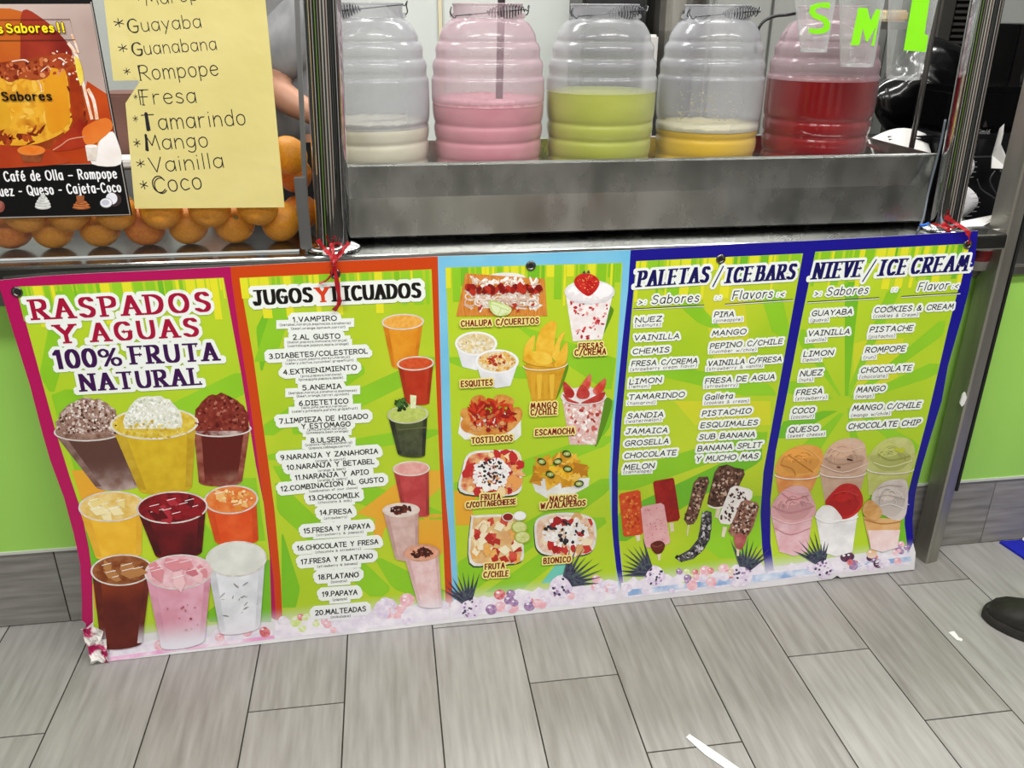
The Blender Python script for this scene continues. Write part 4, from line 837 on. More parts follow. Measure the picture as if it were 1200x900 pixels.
# dish names
mb = MB(); YH = ink('efe08a', fade=False); mats_ = [YH, BRN]
A1 = lambda x, y: (510+x/4.091, 290+y/4.091)
A2 = lambda x, y: (510+x/4.091, 500+y/4.091)
for (T_, t, x0, x1, y0, y1, h) in ((A1, 'CHALUPA C/CUERITOS', 125, 493, 375, 360, 26), (A1, 'ESQUITES', 125, 273, 664, 656, 26), (A1, 'FRESAS', 688, 800, 485, 478, 26), (A1, 'C/CREMA', 668, 815, 514, 508, 26), (A1, 'MANGO', 458, 580, 770, 763, 26), (A1, 'C/CHILE', 458, 580, 800, 794, 26),
    (A1, 'ESCAMOCHA', 480, 665, 897, 887, 26), (A2, 'TOSTILOCOS', 175, 368, 76, 63, 26), (A2, 'FRUTA', 220, 310, 347, 342, 25), (A2, 'C/COTTAGECHEESE', 150, 383, 384, 366, 24), (A2, 'NACHOS', 549, 673, 356, 350, 25), (A2, 'W/JALAPEñOS', 505, 716, 389, 373, 25), (A2, 'FRUTA', 239, 330, 680, 673, 25), (A2, 'C/CHILE', 232, 348, 718, 711, 25), (A2, 'BIONICO', 519, 646, 652, 643, 25)):
    a, b = T_(x0, y0), T_(x1, y1); h /= 4.091
    text(BS, mb, t, a, b, h, (.12, .12, True), 0, 34, 0, 0, .36, halo=1.6/h); text(BS, mb, t, a, b, h, (.115, .105, True), 1, 38, 0, 0, .36)
mb.obj('dish_names', mats_, BN)

# ---- printed pictures
def cup(name, rim, bot, body, liquid, layer, rimc=None, rimw=2.2, ice=None, shade=None):
    """rim = (cx, cy, rx, ry, tilt) ellipse, bot = two foot corners"""
    cx, cy, rx, ry, *t = rim; t = t[0] if t else -.04; pc = Pic(BS, name, BN, layer)
    ct, st = math.cos(t), math.sin(t)
    l = (cx-rx*ct, cy-rx*st); r = (cx+rx*ct, cy+rx*st); bl, br = bot
    bc = ((bl[0]+br[0])/2, (bl[1]+br[1])/2); bw = math.hypot(br[0]-bl[0], br[1]-bl[1])/2
    base_ = [(bc[0]+(br[0]-bl[0])/2*math.cos(a), bc[1]+(br[1]-bl[1])/2*math.cos(a)+bw*.22*math.sin(a)) for a in [math.pi*j/8 for j in range(9)]]
    l2 = (cx-rx*.93*ct, cy-rx*.93*st+ry*.35); r2 = (cx+rx*.93*ct, cy+rx*.93*st+ry*.35)
    pc.poly([l2, (cx, cy), r2]+base_, body)
    if shade:   # printed darker flank and pale highlight streak
        pc.poly([lerp(l2, r2, .0), lerp(l2, r2, .13), lerp(bl, br, .14), bl], shade)
        pc.poly([lerp(l2, r2, .9), r2, br, lerp(bl, br, .88)], shade)
    pc.ell(cx, cy, rx, ry, rimc or ink('e4e0dc', 'c8bfb8', 60), rot=t, n=30)
    pc.ell(cx, cy, rx-rimw, ry-rimw*.75, liquid, rot=t, n=30)
    if ice:
        n, ms = ice
        for i in range(n):
            x, y = in_ell(cx, cy, (rx-rimw)*.72, (ry-rimw)*.62)(); a = R.uniform(0, 1.5); s = rx*R.uniform(.18, .34)
            pc.ell(x, y, s, s*.6, R.choice(ms), rot=a, n=4 if R.random() < .6 else 5, jit=.2); pc.line([(x-s*.7, y-s*.2), (x+s*.5, y-s*.5)], .7, WHT, sm=False)
    return pc
CLR = ink('e9e6ea', 'd5d0d8', 50)
# panel 1: shaved ices
def dome(pc, cx, cy, rx, ry, m, ms, n, sz):
    P = [(cx+rx*math.cos(a)*R.uniform(.95, 1.04), cy-ry*max(-.25, math.sin(a))*R.uniform(.94, 1.05)) for a in [math.pi*(-.15+1.3*j/26) for j in range(27)]]
    pc.poly(P, m)
    def ins():
        while True:
            x, y = R.uniform(-1, 1), R.uniform(-.2, 1)
            if x*x+y*y < .86: return cx+x*rx, cy-y*ry
    pc.blobs(n, ins, sz, ms)
pc = cup('printed_shaved_ice', (105, 505, 42, 12, -.04), ((112, 570), (164, 568)), ink('8c6a5c', 'c8b4b0', 28, kind='noise', top='5c3c34', zr=(.40, .50)), ink('6f4a3c', 'a98a7c', 60), 6, shade=ink('6d5048', '8d7068', 50))
dome(pc, 104, 500, 38, 34, ink('a8897c', 'd8c8c0', 90, c3='8c6a5c'), [ink('6b4436'), ink('e9dcd6'), ink('bfa397'), ink('4c2c22'), ink('d6c4bc')], 190, 1.5); pc.done()
pc = cup('printed_shaved_ice', (260, 503, 35, 9, -.03), ((233, 565), (284, 564)), ink('8a2f22', 'c9a08a', 22, top='5e1c16', zr=(.40, .46)), ink('6d241c', 'c8b4b0', 60), 6, shade=ink('7a3428', 'a0604e', 50))
dome(pc, 259, 496, 33, 35, ink('6e1f18', '8d3a2c', 70), [ink('4c120f'), ink('93402f'), ink('7d2a20'), ink('b06858')], 110, 1.8); pc.done()
pc = cup('printed_shaved_ice', (181, 496, 52, 19, -.03), ((163, 574), (225, 570)), ink('c9a41c', 'd8b82a', 30), ink('cfae28', 'e4cc58', 80), 10, rimc=ink('e8e4d4', 'd6d0b8', 40), rimw=3, shade=ink('b8941a', 'c8a830', 40))
dome(pc, 179, 494, 34, 31, ink('d6d8ca', 'f2f2ec', 120, c3='e4e6da'), [ink('ffffff'), ink('e0e2d2'), ink('c4c8ae'), ink('f4f5ee')], 230, 1.5); pc.blobs(60, in_ell(180, 503, 42, 10), 1.6, [ink('d8bc3c'), ink('e6d47c'), ink('c9a422')]); pc.done()
# iced drinks
ICEY = [ink('ecd68c'), ink('e3c25a'), ink('f2e4b0')]; ICER = [ink('8e1420'), ink('5c0a12'), ink('b02c38')]; ICEO = [ink('e8a04c'), ink('e08a34'), ink('f0bc78')]; ICEB = [ink('8a4a20'), ink('b47c48'), ink('5e2a12')]; ICEP = [ink('dc8e98'), ink('efc4ca'), ink('cc7482')]
pc = cup('printed_iced_drink', (131, 593, 39, 18, -.05), ((112, 652), (166, 648)), ink('e6b02c', 'eebe3c', 26), ink('e0b858', 'ecd28c', 60), 14, ice=(7, ICEY), shade=ink('dba42a', 'e2b03a', 30)); pc.done()
pc = cup('printed_iced_drink', (271, 585, 32, 17, -.06), ((252, 634), (303, 632)), ink('d84a18', 'e2602a', 26), ink('dc6a28', 'e8904c', 60), 14, ice=(3, ICEO), shade=ink('c84010', 'd05020', 30))
pc.blobs(40, in_ell(276, 581, 20, 8), 1.9, [ink('f0bc74'), ink('e8a04c'), ink('f6d8a0')]); pc.done()
pc = cup('printed_iced_drink', (202, 594, 42, 19, -.05), ((182, 650), (237, 646)), ink('4a0c12', '6a1218', 20, top='8a1620', zr=(.29, .40)), ink('6a0c14', '9a1a26', 50), 20, ice=(8, ICER), shade=ink('3c0a10', '5a0f16', 30)); pc.done()
pc = cup('printed_iced_drink', (143, 667, 36.5, 18.5, -.05), ((119, 757), (167, 752)), ink('6a2418', '5a1c16', 20, top='8e3a18', zr=(.14, .24), fade=False), ink('7a3a18', 'a0643a', 50), 28, ice=(7, ICEB), shade=ink('561a14', '6e2a1c', 30)); pc.done()
pc = cup('printed_iced_drink', (277, 654, 36, 21, -.06), ((258, 740), (305, 733)), ink('d8dae0', 'eceef4', 24), ink('d4d6cf', 'e4e6e0', 24), 28, shade=ink('c4c6cc', 'd8dae2', 30)); pc.blobs(14, in_quad((255, 680), (305, 678), (300, 720), (262, 722)), 1.3, [ink('8e8a86'), ink('aaa8a4')], el=(.5, 3)); pc.done()
pc = cup('printed_iced_drink', (210, 669, 40.5, 20.5, -.06), ((189, 757), (240, 749)), ink('dc98ac', 'e6b0c4', 24, top='d8808e', zr=(.18, .25)), ink('e0a4ae', 'efc8d0', 50), 34, ice=(9, ICEP), shade=ink('cc889e', 'dc9eb4', 30))
pc.blobs(12, in_quad((192, 700), (235, 698), (232, 735), (196, 738)), 1.3, [ink('a04050'), ink('b86070')]); pc.done()
# panel 2: juices and shakes
CR = ink('e8dcd0', 'd2c4b4', 60)
cup('printed_juice', (472, 377, 25, 9.5, -.03), ((459, 429), (488, 431)), ink('dd8a1a', 'e59a28', 40), ink('e8a23a', 'f0b85c', 120), 6, rimc=CR, shade=ink('c87412', 'd88420', 30)).done()
cup('printed_juice', (487, 425.5, 22, 8.5, -.05), ((475, 470), (503, 472)), ink('b02f14', 'bc3a1c', 40), ink('cc4a20', 'd85c30', 120), 14, rimc=CR, shade=ink('9a2810', 'a83418', 30)).done()
pc = cup('printed_juice', (478, 485, 24.3, 11, -.05), ((466, 531), (498, 533)), ink('3a3f2a', '50563a', 60, top='4e5a28', zr=(.5, .56)), ink('b0c25a', 'c4d070', 120), 22, rimc=ink('cfd2b4', 'b4b898', 60), shade=ink('24281c', '3a3e2c', 30))
pc.poly([(480.5, 462), (488, 463), (487, 478), (481, 478)], ink('d8e0a8', 'eef2d0', 90)); pc.blobs(34, in_ell(470, 474, 8, 6.5), 2.2, [ink('2c4a1c'), ink('47702a'), ink('1c3414')]); pc.line([(467, 503), (500, 500)], 1, ink('6d7248')); pc.done()
cup('printed_shake', (482, 548.6, 22, 9, -.03), ((472, 600), (503, 603)), ink('b23a3c', 'c04a4a', 40), ink('dc9a94', 'e8b0a8', 110), 14, rimc=CR, shade=ink('98302f', 'ac3e3e', 30)).done()
pc = cup('printed_shake', (470, 597, 22, 8.5, -.02), ((463, 653), (490, 656)), ink('c8a49c', 'd8bab4', 50), ink('dcc8c0', 'e8dad4', 90), 22, rimc=CR, shade=ink('b48e88', 'c4a09a', 30)); pc.blobs(60, in_ell(470, 596.5, 13, 4.2), 2.0, [ink('4a1c12'), ink('6a2c1c'), ink('381208')]); pc.done()
pc = cup('printed_shake', (494, 647, 21.5, 10, -.05), ((490, 708), (518, 709)), ink('dcb4b4', 'e8cccc', 50, top='d89c84', zr=(.17, .25)), ink('d8967a', 'e4ac92', 90), 30, rimc=ink('d8a890', 'c08c74', 60), shade=ink('c8a0a0', 'd8b4b4', 30)); pc.blobs(60, in_ell(494, 646.5, 12, 5), 2.0, [ink('4a1c12'), ink('6a2c1c'), ink('381208')]); pc.done()
# panel 3: snacks (coordinates in the two close-ups used to measure them)
PLT = ink('ecebe8', 'dcdad6', 40)
pc = Pic(BS, 'printed_dish', BN, 6, A1)
pc.ell(340, 145, 95, 25, PLT); pc.poly([(145, 123), (525, 150), (537, 328), (100, 330)], ink('c8762a', 'dd9444', 90, stretch=(3, 1, .4)))
pc.blobs(230, in_quad((170, 145), (490, 155), (500, 290), (150, 300)), 13, [ink('f0ece4'), ink('e2d4c4'), ink('d8bca8'), ink('f8f6f2')], el=(1.6, .5))
for x in range(175, 480, 42):
    for y in (235, 262): pc.ring(x+R.uniform(-8, 8), y, 26, 17, 7, R.choice([ink('e8d8cc'), ink('d4b4a2')]))
pc.blobs(90, in_quad((150, 180), (500, 185), (500, 215), (155, 215)), 14, [ink('9a1c14'), ink('b83020'), ink('7c140e')]); pc.blobs(14, in_quad((170, 270), (480, 270), (480, 300), (170, 300)), 9, [ink('b83828')])
pc.smooth([(258, 255), (300, 258), (362, 285), (350, 318), (300, 325), (265, 300)], ink('b8d070', 'dcecb0', 60)); pc.smooth([(268, 262), (300, 266), (350, 288), (340, 308), (302, 316), (274, 296)], ink('e0eab8')); pc.line([(300, 320), (312, 285), (268, 268)], 3, ink('b8d070')); pc.line([(312, 285), (352, 300)], 3, ink('b8d070')); pc.done()
pc = Pic(BS, 'printed_dish', BN, 6, A1)   # fresas c/crema
pc.smooth([(815, 280), (850, 290), (850, 320), (800, 430), (790, 430)], ink('5a8a18'))
pc.poly([(625, 225), (855, 210), (800, 440), (660, 450)], ink('ece0de', 'f6f2f0', 60)); pc.blobs(46, in_quad((645, 250), (840, 240), (790, 430), (670, 440)), 9, [ink('b82430'), ink('d04a50'), ink('e8a0a0')], el=(.7, 1.2))
pc.ell(740, 212, 121, 58, ink('d8d6d8', 'eceaec', 40)); pc.ell(740, 210, 108, 48, ink('f4f0f0', 'e6dee0', 70)); pc.blobs(30, in_ell(740, 205, 95, 38), 16, [ink('fbfafa'), ink('ece6e8')]); pc.ell(800, 205, 50, 34, ink('f8f6f8'))
pc.smooth([(668, 150), (700, 125), (750, 128), (784, 155), (780, 190), (745, 228), (715, 225), (672, 185)], ink('b81818', 'd03028', 60)); pc.blobs(30, in_ell(727, 172, 48, 42), 2.6, [ink('e8a860')]); pc.poly([(705, 120), (715, 108), (720, 124)], DK); pc.poly([(725, 120), (735, 104), (742, 122)], DK); pc.done()
pc = Pic(BS, 'printed_dish', BN, 6, A1)   # esquites
for (cx, cy, k, m) in ((196, 460, 1, [ink('f4e8cc'), ink('e8d49c'), ink('ece8e0'), ink('d8c080')]), (296, 545, 1.03, [ink('e8b85c'), ink('f0d090'), ink('d89838'), ink('f4e2b8')])):
    pc.poly([(cx-100*k, cy), (cx+100*k, cy), (cx+62*k, cy+118), (cx-2, cy+128), (cx-66*k, cy+112)], ink('d6d8dc', 'eeeff2', 20)); pc.ell(cx, cy, 102*k, 58, ink('f2f2f4')); pc.ell(cx, cy, 90*k, 49, ink('e8dcc0', 'd8c898', 90)); pc.blobs(120, in_ell(cx, cy, 84*k, 44), 8, m)
pc.blobs(30, in_ell(290, 540, 46, 24), 8, [ink('a83020'), ink('c84c2c')]); pc.done()
pc = Pic(BS, 'printed_dish', BN, 6, A1)   # mango cup
pc.smooth([(600, 560), (638, 560), (625, 620), (585, 720), (575, 700)], ink('5a8a18'))
pc.poly([(425, 560), (634, 540), (575, 735), (465, 738)], ink('c8921c', 'dba630', 40)); 
for x in (470, 500, 530, 560): pc.poly([(x-14, 610), (x+12, 605), (x+6, 725), (x-8, 728)], R.choice([ink('d8a42c'), ink('b87e14'), ink('e4b83c')]))
for P in ([(425, 530), (430, 470), (470, 420), (478, 440), (455, 530)], [(485, 520), (492, 420), (540, 358), (580, 360), (575, 420), (560, 530)], [(560, 520), (590, 430), (622, 405), (600, 460), (590, 540)], [(570, 560), (628, 450), (632, 530), (600, 570)], [(420, 540), (450, 510), (530, 540), (565, 570), (480, 565)], [(500, 560), (450, 500), (540, 505), (560, 550)]): pc.smooth(P, R.choice([ink('eab830', 'f2cc50', 40), ink('f0c444', 'e4a820', 40), ink('dda020', 'eebc3c', 40)]))
pc.ring(527, 560, 106, 26, 5, ink('ece4c8'), rot=-.06, a0=0, a1=180); pc.done()
pc = Pic(BS, 'printed_dish', BN, 6, A1)   # escamocha
pc.smooth([(800, 740), (845, 730), (835, 800), (780, 940), (765, 930)], ink('5a8a18')); pc.poly([(605, 710), (818, 700), (770, 945), (645, 945)], ink('e4d0cc', 'f2eae8', 70, c3='d8a8a0')); pc.blobs(50, in_quad((630, 750), (800, 745), (765, 930), (655, 930)), 9, [ink('c86058'), ink('f8f4f2'), ink('e8b8a8'), ink('a83838')])
pc.ell(710, 708, 108, 38, ink('e6dede')); pc.blobs(24, in_ell(710, 700, 80, 26), 14, [ink('f8f4f4'), ink('e8d8d8')])
for P in ([(620, 705), (615, 640), (665, 690), (655, 720)], [(700, 660), (742, 605), (745, 650), (725, 690)], [(755, 680), (815, 625), (808, 680), (775, 705)], [(610, 700), (645, 725), (690, 745), (640, 742)], [(700, 745), (740, 722), (812, 690), (790, 735)], [(676, 700), (702, 655), (738, 690), (730, 720), (690, 722)]): pc.smooth(P, R.choice([ink('c83828', 'dc7060', 60), ink('a82420', 'c84840', 60)]))
pc.ring(710, 712, 108, 38, 4, ink('f0e8e8'), a0=0, a1=180); pc.done()
pc = Pic(BS, 'printed_dish', BN, 6, A1)   # tostilocos
pc.poly([(125, 800), (410, 790), (412, 900), (385, 925), (140, 920), (110, 890)], ink('f0efec', 'dcdcd8', 30))
for (cx, cy, rx, ry, t) in ((205, 738, 40, 30, -.4), (150, 800, 34, 26, .8), (330, 730, 50, 24, .2), (380, 810, 34, 50, .5), (350, 860, 60, 20, -.6), (240, 880, 90, 26, .1), (160, 850, 40, 36, .5)): pc.ell(cx, cy, rx, ry, ink('c87a2c', 'dca050', 50), rot=t); 
pc.blobs(130, in_ell(270, 800, 108, 72), 15, [ink('a81c10'), ink('c83818'), ink('8c1410'), ink('d85c30')], el=(1.6, .55)); pc.blobs(20, in_ell(240, 840, 90, 40), 11, [ink('d8a068'), ink('b87840')]); pc.done()
def plate(P, n, ms, sz, extra=None, rimm=None):
    pc = Pic(BS, 'printed_dish', BN, 6, A2)
    pc.smooth([(x-4, y+8) for x, y in P], ink('3c4a2c')); pc.smooth(P, rimm or PLT)
    cx = sum(p[0] for p in P)/len(P); cy = sum(p[1] for p in P)/len(P); rx = (max(p[0] for p in P)-min(p[0] for p in P))/2; ry = (max(p[1] for p in P)-min(p[1] for p in P))/2
    Q = [(cx+(x-cx)*.92, cy+(y-cy)*.9) for x, y in P]; pc.smooth(Q, ms[0])
    def ins():
        while True:
            x, y = R.uniform(-1, 1), R.uniform(-1, 1)
            if abs(x)**3+abs(y)**3 < .78: return cx+x*rx, cy+y*ry
    pc.blobs(n, ins, sz, ms)
    return pc, cx, cy
pc, cx, cy = plate([(120, 310), (128, 210), (165, 125), (290, 112), (400, 120), (415, 230), (400, 318), (270, 330)], 60, [ink('e8b87c', 'c83c30', 60), ink('c02c28'), ink('e8a058'), ink('f0d8a8'), ink('a82020')], 24)
pc.blobs(150, in_ell(270, 230, 88, 78), 11, [ink('f6f4f2'), ink('ece8e8')]); pc.blobs(52, in_ell(270, 215, 76, 62), 7, [ink('241c24'), ink('3c3038')], jit=.3); pc.done()
pc = Pic(BS, 'printed_dish', BN, 6, A2)   # nachos
pc.poly([(458, 250), (740, 245), (735, 285), (640, 335), (540, 345), (480, 310)], ink('f0f0ec', 'd8d8d4', 30))
for i in range(60):
    a = R.uniform(0, 6.28); x = 595+R.uniform(-115, 115); y = 215+R.uniform(-75, 75)*(1-((x-595)/170)**2); s = R.uniform(26, 48); P = [(x+s*math.cos(a+q), y+s*.8*math.sin(a+q)) for q in (0, 2.1, 4.2)]
    pc.poly(P, R.choice([ink('e0a826', 'eabb40', 40), ink('c88a18', 'dca42c', 40), ink('e8bc4c', 'f0cc68', 40), ink('b87a18')]), up=i % 8 == 0)
pc.blobs(20, in_ell(600, 215, 70, 30), 12, [ink('f0c02c'), ink('e8a818')])
for (x, y) in ((510, 166), (586, 165), (630, 128), (634, 200), (550, 226), (688, 270)): pc.ell(x, y, 23, 16, ink('2c4416'), rot=R.uniform(-.8, .8)); pc.ell(x, y, 16, 10, ink('8ca04c', 'b8c478', 90)); pc.ell(x, y, 5, 3, ink('e4e4b8'))
pc.done()
pc, cx, cy = plate([(165, 650), (172, 440), (190, 425), (330, 420), (400, 440), (425, 600), (400, 650), (280, 658)], 10, [ink('e8c88c', 'dca870', 40), ink('f0d8a0')], 20)
for i in range(46):
    x, y = in_quad((185, 445), (380, 445), (415, 635), (185, 640))(); s = R.uniform(20, 32); pc.ell(x, y, s, s*.8, R.choice([ink('c8382c', 'd85444', 50), ink('f0dcb0', 'f6ecd0', 50), ink('e8a850', 'f0bc70', 50), ink('f4e8c8'), ink('b82c24')]), rot=R.uniform(0, 3), n=4, jit=.2, up=i % 4 == 0)
pc.k += 1
for (x, y, r1, m) in ((348, 430, 26, ink('8c1c14')), (405, 424, 28, ink('f4f4f4'))): pc.ell(x, y, r1+3, r1*.8, ink('e8e4e0')); pc.ell(x, y, r1-2, r1*.66, m)
for (x, y) in ((403, 478), (418, 526)): pc.ell(x, y, 39, 30, ink('a8b83c')); pc.ell(x, y, 33, 25, ink('dce0a0', 'ccd484', 60)); [pc.line([(x, y), (x+30*math.cos(q), y+22*math.sin(q))], 1.6, ink('b4bc58'), up=False) for q in (0, 1, 2.1, 3.1, 4.2, 5.2)]
pc.done()
pc, cx, cy = plate([(478, 540), (482, 450), (560, 415), (690, 415), (762, 450), (772, 540), (745, 600), (660, 618), (540, 615), (492, 590)], 60, [ink('ecd8c0', 'e0b49c', 60), ink('c83c34'), ink('f0e0c0'), ink('d8a870')], 22)
pc.blobs(150, in_ell(625, 505, 105, 72), 12, [ink('f6f4f2'), ink('ece8e8')]); pc.blobs(9, in_ell(625, 515, 125, 82), 20, [ink('c02c28'), ink('a82020')]); pc.blobs(34, in_ell(620, 505, 96, 56), 9, [ink('241c24'), ink('3c3038')], jit=.3); pc.done()
# panel 4: ice bars
def bar(P, m, ms, n, sz, stick, layer=6, sh=None):
    pc = Pic(BS, 'printed_ice_bar', BN, layer, Z4)
    if stick: pc.poly(stick, ink('e6dcc0', 'd8ccaa', 40))
    pc.poly(P, m)
    if n: pc.blobs(n, in_quad(*sh), sz, ms)
    return pc
bar([(205, 350), (212, 342), (298, 326), (306, 332), (335, 518), (325, 532), (245, 545), (232, 538)], ink('8c1414', 'a82018', 24), [ink('a02018')], 20, 9, [(283, 542), (303, 540), (307, 582), (290, 588)], sh=((220, 360), (295, 340), (320, 510), (245, 525))).done()
pc = bar([(42, 412), (50, 402), (132, 384), (145, 392), (160, 585), (150, 598), (75, 610), (62, 602)], ink('c8401c', 'd85c28', 30), [ink('e08a3c'), ink('d86c2c'), ink('b83414')], 60, 7, [(120, 598), (142, 596), (145, 625), (128, 632)], sh=((58, 420), (132, 400), (146, 580), (75, 592))); pc.done()
pc = bar([(146, 474), (156, 462), (242, 446), (258, 456), (288, 632), (275, 645), (180, 662), (165, 650)], ink('dca0a4', 'e6b4b6', 40), [ink('c07078'), ink('b86068')], 30, 3, [(222, 680), (244, 678), (240, 722), (230, 722)], 12, ((165, 480), (240, 465), (272, 620), (182, 640)))
pc.smooth([(192, 650), (215, 630), (245, 628), (262, 650), (245, 685), (215, 688)], ink('4a1810', '6a281c', 60)); pc.line([(200, 648), (222, 655), (250, 645)], 4, ink('8c4c3c')); pc.done()
NUT = [ink('4c2c22'), ink('8c6a58'), ink('2c1812'), ink('c8aa96'), ink('6b4436')]
pc = bar([(400, 350), (425, 322), (468, 320), (476, 345), (440, 450), (418, 520), (400, 548), (370, 552), (353, 525), (378, 450)], ink('4a2c24', '7a5848', 90), NUT, 150, 7, [(372, 550), (380, 550), (372, 605), (366, 602)], sh=((418, 335), (465, 335), (405, 535), (362, 520))); pc.done()
pc = bar([(500, 300), (520, 272), (560, 262), (600, 278), (640, 285), (645, 310), (610, 380), (540, 465), (500, 470), (465, 450), (470, 420)], ink('3c2018', '6a4c3c', 90), NUT, 240, 7, [(512, 465), (532, 468), (518, 520), (500, 515)], sh=((520, 280), (635, 300), (545, 455), (475, 430))); pc.line([(468, 458), (500, 470), (540, 466)], 8, ink('ece4dc')); pc.done()
pc = bar([(575, 375), (600, 362), (665, 378), (682, 392), (680, 420), (600, 530), (570, 550), (530, 545), (518, 520), (540, 460)], ink('e6e0dc', 'f4f0ec', 60), [ink('3c1c14'), ink('5c342a')], 42, 6, [(540, 560), (560, 562), (548, 612), (532, 608)], 12, ((590, 375), (672, 390), (580, 535), (528, 520))); pc.done()
pc = bar([(625, 440), (650, 430), (705, 445), (713, 465), (685, 560), (660, 605), (580, 602), (565, 580), (600, 500)], ink('7a4438', 'b08070', 90), NUT+[ink('e0ccc0')], 170, 7, [(604, 660), (620, 660), (616, 700), (606, 700)], 18, ((635, 445), (703, 455), (660, 590), (578, 585))); pc.smooth([(595, 600), (650, 602), (645, 640), (625, 668), (600, 655)], ink('9c4a48', 'b86a66', 50)); pc.done()
pc = bar([(440, 500), (460, 484), (485, 490), (488, 530), (478, 620), (450, 670), (400, 715), (350, 728), (318, 718), (325, 700), (380, 670), (420, 620), (432, 560)], ink('2c2a2c', '5c585c', 90), [ink('1c1a1c'), ink('7a7678'), ink('c4c0c4'), ink('3c383c')], 0, 6, None)
Q = catmull([(462, 498, 0), (460, 560, 0), (450, 620, 0), (415, 675, 0), (335, 714, 0)], 40)
pc.blobs(170, lambda: (lambda q: (q.x+R.uniform(-20, 20), q.y+R.uniform(-12, 12)))(R.choice(Q)), 7, [ink('1c1a1c'), ink('8a8688'), ink('c4c0c4'), ink('3c383c')]); pc.done()
# panel 5: ice cream cups
Z6 = lambda x, y: (890+x/3.915, 470+y/3.915)
def scoopcup(scoop, m, shade_, body, mb_, rim, layer, folds):
    pc = Pic(BS, 'printed_ice_cream_cup', BN, layer, Z6)
    pc.poly(body, mb_); pc.smooth(scoop, m)
    xs_ = [p_[0] for p_ in scoop]; ys_ = [p_[1] for p_ in scoop]; cx, cy, rx, ry = (min(xs_)+max(xs_))/2, (min(ys_)+max(ys_))/2, (max(xs_)-min(xs_))/2, (max(ys_)-min(ys_))/2
    hx = m.name[4:10]; v_ = [int(hx[i:i+2], 16) for i in (0, 2, 4)]
    tone = lambda f: ink('%02x%02x%02x' % tuple(max(0, min(255, int(q_*f))) for q_ in v_))
    pc.smooth([(cx+rx*.78*math.cos(a), cy+ry*.1+ry*.74*math.sin(a)) for a in (-.3, .5, 1.2, 2.0, 2.6, 3.3)], tone(.95)); pc.smooth([(cx-rx*.15+rx*.5*math.cos(a), cy-ry*.35+ry*.4*math.sin(a)) for a in (0, 1, 2, 3, 4, 5)], tone(1.07))
    for q_ in range(26):
        a = R.uniform(-2.9, -.2); r0 = R.uniform(.25, .8); w0 = R.uniform(.15, .4); pc.line([(cx+rx*r0*math.cos(a+t_*w0), cy+ry*.15+ry*r0*math.sin(a+t_*w0)+6*t_*t_) for t_ in (-1, 0, 1)], R.uniform(1.5, 4), tone(R.choice((.82, .88, 1.1, 1.15))), up=q_ % 6 == 0)
    for P, w, mm in folds: pc.line(P, w, mm)
    if rim: pc.ring(*rim, 5, ink('efe4dc'), a0=0, a1=180)
    return pc
scoopcup([(75, 330), (85, 270), (130, 225), (200, 200), (270, 210), (292, 250), (270, 320), (170, 345)], ink('dc9a48', 'e8ac5c', 30), None, [(72, 335), (275, 325), (240, 410), (85, 420)], ink('d88a48', 'e8a868', 30), (172, 335, 102, 22, ), 6,
    [([(130, 245), (180, 280), (245, 325)], 4, ink('b8702c')), ([(95, 290), (150, 310), (165, 340)], 3, ink('b8702c')), ([(200, 210), (240, 230), (280, 270)], 3, ink('eebb74'))]).done()
scoopcup([(275, 310), (305, 230), (350, 185), (430, 168), (480, 195), (492, 260), (500, 290), (470, 335), (380, 350), (300, 335)], ink('c8a48c', 'd8baa4', 30), None, [(275, 320), (490, 310), (450, 460), (300, 465)], ink('c4a088', 'd0b09a', 40), (382, 325, 106, 24), 6,
    [([(300, 260), (360, 290), (470, 270)], 5, ink('b08c74')), ([(330, 215), (390, 230), (470, 210)], 4, ink('e4ccba')), ([(280, 290), (380, 325), (495, 285)], 5, ink('e4ccba')), ([(400, 265), (425, 270)], 7, ink('2c1c1c')), ([(355, 300), (370, 303)], 6, ink('5c241c'))]).done()
scoopcup([(490, 270), (540, 200), (600, 168), (670, 168), (706, 200), (712, 280), (660, 320), (560, 335), (500, 320)], ink('b8bc6c', 'c8cc84', 30), None, [(492, 310), (705, 290), (650, 430), (500, 430)], ink('c0c468', 'd0d484', 30), (600, 310, 106, 22), 6,
    [([(540, 240), (600, 270), (690, 250)], 5, ink('989c4c')), ([(520, 280), (600, 300), (700, 270)], 5, ink('dce0a4')), ([(620, 215), (650, 228), (660, 215)], 18, ink('c0c43c'))]).done()
scoopcup([(55, 480), (95, 420), (150, 388), (215, 395), (240, 440), (258, 490), (240, 530), (130, 560), (60, 540)], ink('d8a0a4', 'e2b4b6', 30), None, [(52, 520), (245, 500), (220, 690), (160, 710), (90, 690)], ink('d8a4ac', 'e6c0c6', 30), None, 14,
    [([(100, 420), (150, 450), (225, 430)], 4, ink('c07c84')), ([(60, 480), (140, 510), (250, 480)], 5, ink('c88890')), ([(60, 530), (140, 560), (240, 535)], 5, ink('ecc8ca')), ([(70, 580), (140, 610), (230, 580)], 4, ink('c88890')), ([(120, 400), (170, 420), (220, 410)], 3, ink('ecc8ca'))]).done()
pc = scoopcup([(300, 465), (340, 410), (385, 378), (440, 385), (470, 430), (470, 480), (430, 525), (375, 540), (340, 500)], ink('b81c1c', 'cc2c28', 30), None, [(255, 520), (450, 505), (425, 690), (350, 712), (285, 690)], ink('dedcdc', 'f2f0f0', 30), None, 15,
    [([(345, 425), (390, 410), (450, 430)], 4, ink('d84840'))])
pc.smooth([(258, 510), (290, 478), (330, 480), (365, 515), (375, 545), (320, 560), (262, 540)], ink('e8e4e2', 'f4f2f2', 30)); pc.ring(352, 525, 98, 22, 5, ink('f4f4f4'), a0=0, a1=180); pc.done()
